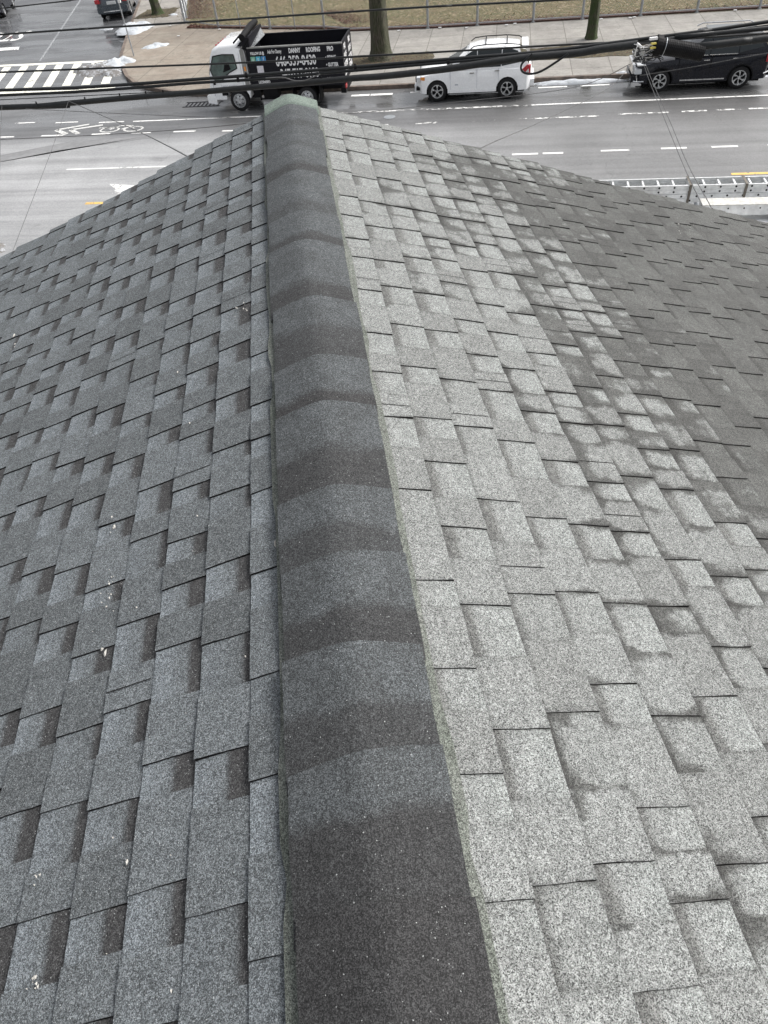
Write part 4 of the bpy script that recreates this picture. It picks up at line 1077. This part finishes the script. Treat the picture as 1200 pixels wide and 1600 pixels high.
mb = MB(); mb.box(BX0, BX1+.05, Wd-bw-.01, Wd+.018, BZ1, BZ1+.045); mb.box(BX1-.01, BX1+.05, bw+.01, Wd-bw-.01, BZ1-.018, BZ1+.03); mb.build('top_rail', M['bodyblack'], TR)
mb = MB(); mb.box(BX1-.06, BX1+.02, -.02, 0.0, BZ0-.1, BZ1); mb.build('corner_post', M['bodyblack'], TR)
mb = MB(); mb.box(BX0-.0, BX1, -.03, 0, BZ0-.06, BZ0+.02); mb.build('side_sill', M['bodyblack'], TR)
# tarp roller and cab guard over the front of the body
mb = MB(); mb.prism([(1.38, 2.20), (1.86, 2.50), (1.95, 2.50), (1.95, 2.14), (1.82, 2.10)], .0, .06); mb.prism([(1.38, 2.20), (1.86, 2.50), (1.95, 2.50), (1.95, 2.14), (1.82, 2.10)], Wd-.06, Wd)
mb.box(1.90, 1.96, .06, Wd-.06, 2.15, 2.52); mb.q([(1.45, .06, 2.27), (1.88, .06, 2.53), (1.88, Wd-.06, 2.53), (1.45, Wd-.06, 2.27)]); mb.build('cab_guard', M['bodyblack'], TR)
mb = MB(); mb.tube([(1.72, -.02, 2.50), (1.74, Wd*.6, 2.60), (1.72, Wd+.02, 2.58)], .12, 14); mb.build('rolled_tarp', M['dark'], TR, smooth=True)
mb = MB(); mb.prism([(1.62, 2.15), (1.72, 2.15), (1.98, 2.42), (1.98, 2.5)], -.03, .0); mb.tube([(1.35, -.03, 2.35), (1.7, -.03, 2.62)], .03, 8); mb.build('tarp_arm', M['dark'], TR)
mb = MB(); mb.q([(1.97, .02, 2.16), (2.10, .02, 2.18), (2.10, 1.8, 2.18), (1.97, 1.8, 2.42)]); mb.q([(1.97, .02, 2.16), (2.10, .02, 2.18), (1.97, 1.8, 2.42)]); mb.build('tarp_flap', M['sleeve'], TR)
mb = MB(); mb.box(5.25, 5.45, .2, 1.8, .45, .62); mb.build('rear_bumper', M['dark'], TR)
mb = MB(); mb.box(5.44, 5.48, .16, .34, .62, .76); mb.build('tail_light', M['red'], TR)
def lab(txt, x, z, size, sx=1., bold=0.004, mat='text'):
    return text_mesh(txt, size, M[mat], Matrix.Translation((x, -.004, z)) @ Matrix.Rotation(math.pi/2, 4, 'X'), 'lettering', TR, sx=sx, bold=bold)
lab('FOLLOW US @', 2.20, 1.97, .125, .62, .006)
lab('Ask For Danny', 2.88, 2.0, .17, .52, .005); lab('DANNY', 3.66, 2.0, .21, .60, .010); lab('ROOFING', 4.38, 2.0, .21, .58, .010); lab('PRO', 5.03, 2.0, .20, .62, .010)
lab('646-359-8430', 3.66, 1.66, .45, .62, .012); lab('347-717-0180', 3.74, 1.24, .43, .62, .012)
lab('• SIDING', 5.02, 1.72, .17, .62, .007); lab('• GUTTER', 5.05, 1.48, .17, .62, .007)
lab('LICENSED', 2.30, 1.0, .13, .8, .006); lab('& INSURED', 5.03, 1.02, .12, .8, .004)
for i, mt in enumerate(('icon_green', 'icon_cyan', 'icon_blue')):
    mb = MB(); x = 2.00+.205*i; mb.box(x-.09, x+.09, -.006, 0, 1.69, 1.87); ic = mb.build('social_icon', M[mt], TR, bevel=.003)
    text_mesh(('o', 't', 'f')[i], .17, M['text'], Matrix.Translation((x, -.009, 1.785)) @ Matrix.Rotation(math.pi/2, 4, 'X'), 'icon_glyph', ic)
mb = MB(); mb.box(2.10, 2.35, -.006, 0, 1.30, 1.56); mb.build('sticker', M['sticker'], TR)
for j, (txt, z) in enumerate((('PRO', 1.95), ('ROOF', 1.66), ('GUTTER', 1.37), ('SIDING', 1.12))):
    for yy, tdoor in ((Wd*.25, t1), (Wd*.75, t2)):
        text_mesh(txt, .26, M['text'], Matrix.Translation((BX1+.054, yy, z)) @ Matrix.Rotation(math.pi/2, 4, 'Z') @ Matrix.Rotation(math.pi/2, 4, 'X'), 'tail_lettering', tdoor, sx=.75, bold=.01)

# ------------------------------------------------------------------ van with ladders at the near kerb
VS0, VT0 = 2.0, 14.35
van = empty('cargo_van', W(VS0, VT0, 0), -SA, 'white cargo van under the ladders at the near kerb', 'van')
vp = [(0, .45), (.02, .95), (.15, 1.08), (.9, 1.20), (1.55, 1.95), (1.9, 2.10), (5.5, 2.12), (5.6, 1.9), (5.6, .45)] + arch(4.35, .36, .42, .42)[::-1] + arch(1.0, .36, .42, .42)[::-1]
mb = MB(); P_ = []
for y, d in ((0, .16), (.08, .04), (.25, 0), (1.75, 0), (1.92, .04), (2.0, .16)): P_.append([(x, y, z-(d if z > 1.5 else 0)) for x, z in vp])
for a, b in zip(P_[:-1], P_[1:]):
    for i in range(len(a)): j = (i+1) % len(a); mb.q([a[i], a[j], b[j], b[i]])
mb.q(P_[0][::-1]); mb.q(P_[-1]); mb.build('body', M['wpaint'], van, smooth=True, weld=True)
mb = MB(); mb.prism([(1.25, 1.22), (1.62, 1.78), (2.3, 1.80), (2.3, 1.22)], -.01, -.002); mb.build('side_window', M['glass'], van)
mb = MB(); mb.q([(.93, .2, 1.25), (1.5, .25, 1.93), (1.5, 1.75, 1.93), (.93, 1.8, 1.25)]); o = mb.build('windshield', M['glass'], van); o.location = (-.02, 0, .02)
for x in (1.0, 4.35): wheel(van, x, .13, .35, .22, -1, 5, style='steel'); wheel(van, x, 1.87, .35, .22, 1, 5, style='steel')
for x in (2.2, 3.56, 4.63):
    mb = MB(); mb.box(x, x+.05, .05, 1.95, 2.17, 2.21); mb.box(x, x+.05, .05, .10, 2.06, 2.17); mb.box(x, x+.05, 1.9, 1.95, 2.06, 2.17); mb.build('rack_bar', M['galv'], van)
def ladder(name, label, x0, L, y0, wd, z0, sections=2, depth=.085, off=0):
    lad = empty(name, W(VS0+x0, VT0+y0, z0), -SA, label, 'ladder', 'ladders on the van rack')
    for k in range(sections):
        zz = k*(depth+.004); ww = wd - .0*k; xo = off*k
        for nm, ya in (('rail', 0), ('rail', ww-.03)):
            mb = MB(); mb.box(xo, xo+L, ya, ya+.006, zz, zz+depth)
            o_ = .006; 
            if ya == 0: mb.box(xo, xo+L, ya+.006, ya+.03, zz, zz+.008); mb.box(xo, xo+L, ya+.006, ya+.03, zz+depth-.008, zz+depth)
            else: mb.box(xo, xo+L, ya-.024, ya, zz, zz+.008); mb.box(xo, xo+L, ya-.024, ya, zz+depth-.008, zz+depth)
            rail = mb.build('rail', M['alu'], lad)
            if ya == 0:
                n = int(L/.305)
                for i in range(n): mb = MB(); mb.tube([(xo+.15+.305*i, -.004, zz+depth*.5), (xo+.15+.305*i, .0, zz+depth*.5)], .021, 8); mb.build('rung_plug', M['dark'], rail)
        n = int(L/.305)
        for i in range(n):
            mb = MB(); x = xo+.15+.305*i; mb.box(x-.018, x+.018, .006, ww-.03, zz+depth*.5-.017, zz+depth*.5+.017); mb.build('rung', M['alu'], lad, bevel=.004)
    return lad
ladder('extension_ladder', 'lower extension ladder lying under another on the van rack', -.2, 7.2, 1.35, .44, 2.215, off=.12)
ladder('extension_ladder', 'top extension ladder showing its open rungs on the van rack', -.25, 7.3, 1.36, .42, 2.395, off=.0)
pk = empty('work_plank', W(VS0+2.2, VT0+.70, 2.22), -SA, 'long pale aluminium walk plank lying beside the ladders', 'plank')
mb = MB(); mb.box(0, 5.2, 0, .33, .20, .215); mb.build('deck', M['plank'], pk)
for ya in (0, .315):
    mb = MB(); mb.box(0, 5.2, ya, ya+.015, 0, .20); rl = mb.build('side_rail', M['alu'], pk)
for i in range(16): mb = MB(); mb.tube([(.2+.305*i, -.004, .14), (.2+.305*i, 0, .14)], .016, 8); mb.build('rivet', M['dark'], pk)
for x in (2.02, 3.12):
    mb = MB(); mb.box(x, x+.05, 1.332, 1.345, 2.2, 2.58); mb.box(x, x+.05, 1.332, 1.80, 2.58, 2.586); 
    tag(mb.build('tie_strap', M['strap']), ('left' if x < 3 else 'right') + ' brown tie strap round the ladder stack', 'strap', 'tie straps')
    o = bpy.data.objects[-1] if False else None
for o in [o for o in bpy.data.objects if o.name.startswith('tie_strap')]:
    o.location = W(VS0, VT0, 0); o.rotation_euler = (0, 0, -SA)

# ------------------------------------------------------------------ overhead cables
def catmull(P, n=6):
    out = []
    for i in range(len(P)-1):
        a, b, c, d = P[max(i-1, 0)], P[i], P[i+1], P[min(i+2, len(P)-1)]
        for k in range(n):
            f = k/n; out.append(.5*((2*b) + (c-a)*f + (2*a-5*b+4*c-d)*f*f + (3*b-3*c+d-a)*f**3))
    out.append(P[-1]); return out
def cable(px, t, r, label, mat='cable', ext=(1, 1), name='overhead_cable', clips=(), group='overhead cables across the street front', n=8):
    P = [at(x, y, t) for x, y in px]
    if ext[0]: P.insert(0, P[0] + (P[0]-P[1]).normalized()*14)
    if ext[1]: P.append(P[-1] + (P[-1]-P[-2]).normalized()*14)
    C = catmull(P)
    root = empty(name, P[len(P)//2], 0, label, 'cable', group)
    mb = MB(); mb.tube(C, r, n); mb.build('sheath', M[mat], root, world=True, smooth='all')
    for (x, y) in clips:
        p = at(x, y, t); mb = MB(); mb.tube([p+Vector((-.02, 0, 0)), p+Vector((.02, 0, 0))], r*1.5 if not isinstance(r, list) else .05, 8); mb.tube([p, p+Vector((0, 0, r*1.9))], .012, 6); mb.build('clip', M['dark'], root, world=True)
    return root
TP = 12.0
cable([(0, 13), (60, 6.5), (115, 0)], 12.5, .008, 'short thin wire crossing the top left corner', ext=(1, 1))
cable([(0, 54), (133, 45), (270, 36.5), (400, 28), (567, 17), (700, 9), (834, 2)], 12.4, .014, 'highest long wire crossing the fence and the side street')
cable([(0, 113), (200, 105), (400, 97), (600, 86), (725, 79), (900, 69), (1050, 62), (1200, 52)], 12.35, .014, 'single wire running across the truck phone numbers')
cable([(0, 141), (100, 138), (200, 132), (300, 124.5), (400, 117), (500, 109), (600, 101), (725, 90.5), (850, 80.5), (996, 62), (1112, 47), (1200, 34)], 12.1, .024, 'upper rope-like twisted cable of the thick bundle', clips=((385, 118), (555, 105)))
cable([(0, 149), (100, 144.5), (200, 138), (300, 130), (400, 124), (500, 115), (600, 106), (725, 95), (850, 84), (1000, 68), (1120, 52), (1200, 41)], 12.08, .021, 'middle smooth black cable of the bundle', clips=((372, 125), (700, 97)))
cable([(0, 156), (100, 151), (207, 146), (300, 141), (430, 130)], 12.06, .006, 'fine wire just above the thickest cable at left', ext=(1, 0))
cable([(0, 168), (60, 166), (107, 161.5), (200, 153), (300, 145), (400, 136), (450, 132), (550, 122.5), (600, 119), (696, 108), (812, 91), (900, 83), (937, 77), (996, 69.5)], 12.0, [.040]*1+[.040]*60+[.048]*18+[.050]*6, 'thickest black cable sagging under the bundle', ext=(1, 0)) if False else None
big = [(0, 168), (60, 166), (107, 161.5), (200, 153), (300, 145), (400, 136), (450, 132), (550, 122.5), (600, 119), (696, 108), (812, 91), (900, 83), (937, 77), (996, 69.5)]
P = [at(x, y, TP) for x, y in big]; P.insert(0, P[0]+(P[0]-P[1]).normalized()*14); C = catmull(P)
root = empty('overhead_cable', P[6], 0, 'thickest black cable sagging under the bundle', 'cable', 'overhead cables across the street front')
mb = MB(); mb.tube(C, [.042 + .012*max(0, (i-40)/(len(C)-40)) for i in range(len(C))], 12); mb.build('sheath', M['cable'], root, world=True, smooth='all')
for x, y in ((57, 162), (133, 155), (187, 149), (228, 146), (255, 144), (502, 123), (1e9, 0)):
    if x > 1e6: break
    p = at(x, y, TP); mb = MB(); mb.tube([p+Vector((0, 0, -.05)), p+Vector((0, 0, .03))], .012, 6); mb.build('clip', M['dark'], root, world=True)
# splice closure and the fat sleeves right of it
sp = empty('splice_closure', at(1065, 76, 11.9), 0, 'black ribbed splice canister hanging on the cables before the black SUV', 'splice case')
a_, b_ = at(1032, 72, 11.9), at(1098, 83, 11.9); d_ = b_-a_; mb = MB()
pts = []; rad = []
for i in range(97): pts.append(a_ + d_*i/96); rad.append(.105 if i % 4 < 2 else .102)
mb.tube(pts, rad, 20); mb.build('canister', M['dark'], sp, world=True)
mb = MB(); mb.tube([a_-d_*.12, a_], .13, 20); mb.build('end_collar', M['dark'], sp, world=True)
mb = MB(); mb.tube([a_+d_*.08, a_+d_*.095], .112, 20); mb.build('band', M['galv'], sp, world=True)
mb = MB(); e_ = a_-d_*.16+Vector((-.04, -.0, .0))
for k in range(2): mb.box(e_.x-.035, e_.x+.035, e_.y-.10, e_.y-.06, e_.z-.02+.05*k, e_.z-.002+.05*k)
mb.build('yellow_tag', M['yelstripe'], sp, world=True)
mb = MB(); mb.box(e_.x-.07, e_.x+.04, e_.y-.10, e_.y-.06, e_.z+.085, e_.z+.115); mb.build('white_tag', M['litter'], sp, world=True)
cable([(1152, 66), (1175, 63), (1200, 60)], 11.9, .05, 'fat black cable below the grey sleeve at the right edge', ext=(0, 1), n=12)
cable([(1040, 62), (1120, 52), (1200, 44)], 12.0, .03, 'black cable above the grey sleeve at the right edge', ext=(0, 1))
# tangled loops of thin wire hanging by the splice
rr = random.Random(4); mb = MB(); root = empty('wire_tangle', at(1005, 85, 11.95), 0, 'pale and black tangle of thin wires left of the splice canister', 'wires')
mb2 = MB()
for k in range(16):
    P = [at(990+rr.uniform(-4, 10), 70+rr.uniform(-2, 6), 11.97)]
    for j in range(4): P.append(at(1000+rr.uniform(-14, 34), 82+rr.uniform(-12, 16), 11.97+rr.uniform(-.15, .1)))
    P.append(at(1030+rr.uniform(-6, 4), 74+rr.uniform(-6, 6), 11.97))
    (mb if k % 3 else mb2).tube(catmull(P, 8), .006, 5)
mb.build('black_wires', M['cable'], root, world=True, smooth='all'); mb2.build('pale_wires', M['litter'], root, world=True, smooth='all')
mb = MB(); mb.tube(catmull([at(995, 68, 11.95), at(1003, 76, 11.93), at(1004, 86, 11.93), at(1000, 92, 11.93)], 6), [.02]*6+[.03]*6+[.016]*7, 8); mb.build('tape_wrap', M['litter'], root, world=True, smooth='all')
# drop loop under the bundle
def drop(pts, r, label, mat='wire', cat='cable', name='drop_wire', group='thin service wires', n=6):
    C = catmull([Vector(p) for p in pts], 8); root = empty(name, C[len(C)//2], 0, label, cat, group)
    mb = MB(); mb.tube(C, r, n); mb.build('wire', M[mat], root, world=True, smooth='all'); return root
drop([at(x, y, 11.93) for x, y in ((832, 84), (816, 99), (815, 110), (824, 115), (838, 114), (855, 106), (888, 84))], .016, 'black cable loop hanging below the bundle before the white SUV', 'cable')
drop([at(x, y, 11.93) for x, y in ((415, 122), (440, 121), (450, 123), (460, 126), (475, 126), (488, 121), (500, 116))], .008, 'slack wire loop on the bundle before the truck lettering')
h1 = Vector((-1.0, 5.05, -.62)); 
def hz(x, y, Y):    # photo pixel on the plane of the house front
    v = Vector((x-600, 800-y)); d = cR*v.x + cU*v.y + fw*F; return CAM + d*(Y/d.y)
A_ = at(107, 158, 11.98)
drop([A_, at(200, 198, 10.4), hz(292, 244, 5.3), hz(300, 262, 4.96)], .005, 'service wire falling from the thick cable to the left roof edge')
drop([A_, at(80, 236, 10.2), at(42, 335, 8.3), at(20, 392, 7.4), at(-5, 460, 6.6)], .003, 'faint wire dropping from the thick cable towards lower left')
drop([at(3, 165, 11.98), at(1, 210, 11), at(0, 255, 10), at(-6, 330, 9)], .004, 'nearly vertical wire at the left edge of the picture')
drop([at(40, 170, 11.9), at(200, 178, 12.0), at(370, 184, 12.1), at(480, 180, 12.1)], .004, 'fine wire sagging level above the bicycle symbol')
drop([at(-60, 221, 11.8), at(0, 218, 11.8), at(150, 211, 11.8), at(300, 201, 11.8), at(430, 188, 11.8)], .005, 'long thin wire crossing the road below the bicycle symbol')
drop([at(1003, 90, 11.95), at(1013, 122, 11.3), at(1040, 190, 9.8), at(1070, 263, 8.2), hz(1095, 316, 5.4), hz(1104, 335, 4.98)], .0038, 'left one of two service wires crossing the ladders')
drop([at(1006, 90, 11.95), at(1017, 122, 11.3), at(1047, 190, 9.8), at(1074, 255, 8.2), hz(1108, 318, 5.4), hz(1118, 338, 4.98)], .0038, 'right one of two service wires crossing the ladders')
drop([at(990, 96, 11.95), at(950, 138, 11.0), at(850, 188, 9.2), hz(758, 228, 5.3), hz(750, 240, 4.96)], .0032, 'thin wire slanting from the splice to the pale roof edge')
drop([at(985, 100, 11.9), at(895, 137, 11.8), at(700, 161, 11.6), at(555, 177, 11.4), at(440, 186, 11.3)], .004, 'thin wire running low under the white SUV to the ridge tip')
drop([at(1000, 118, 11.9), at(1080, 105, 11.9), at(1160, 90, 11.9), at(1260, 72, 11.9)], .006, 'thin wire lying across the black SUV doors')
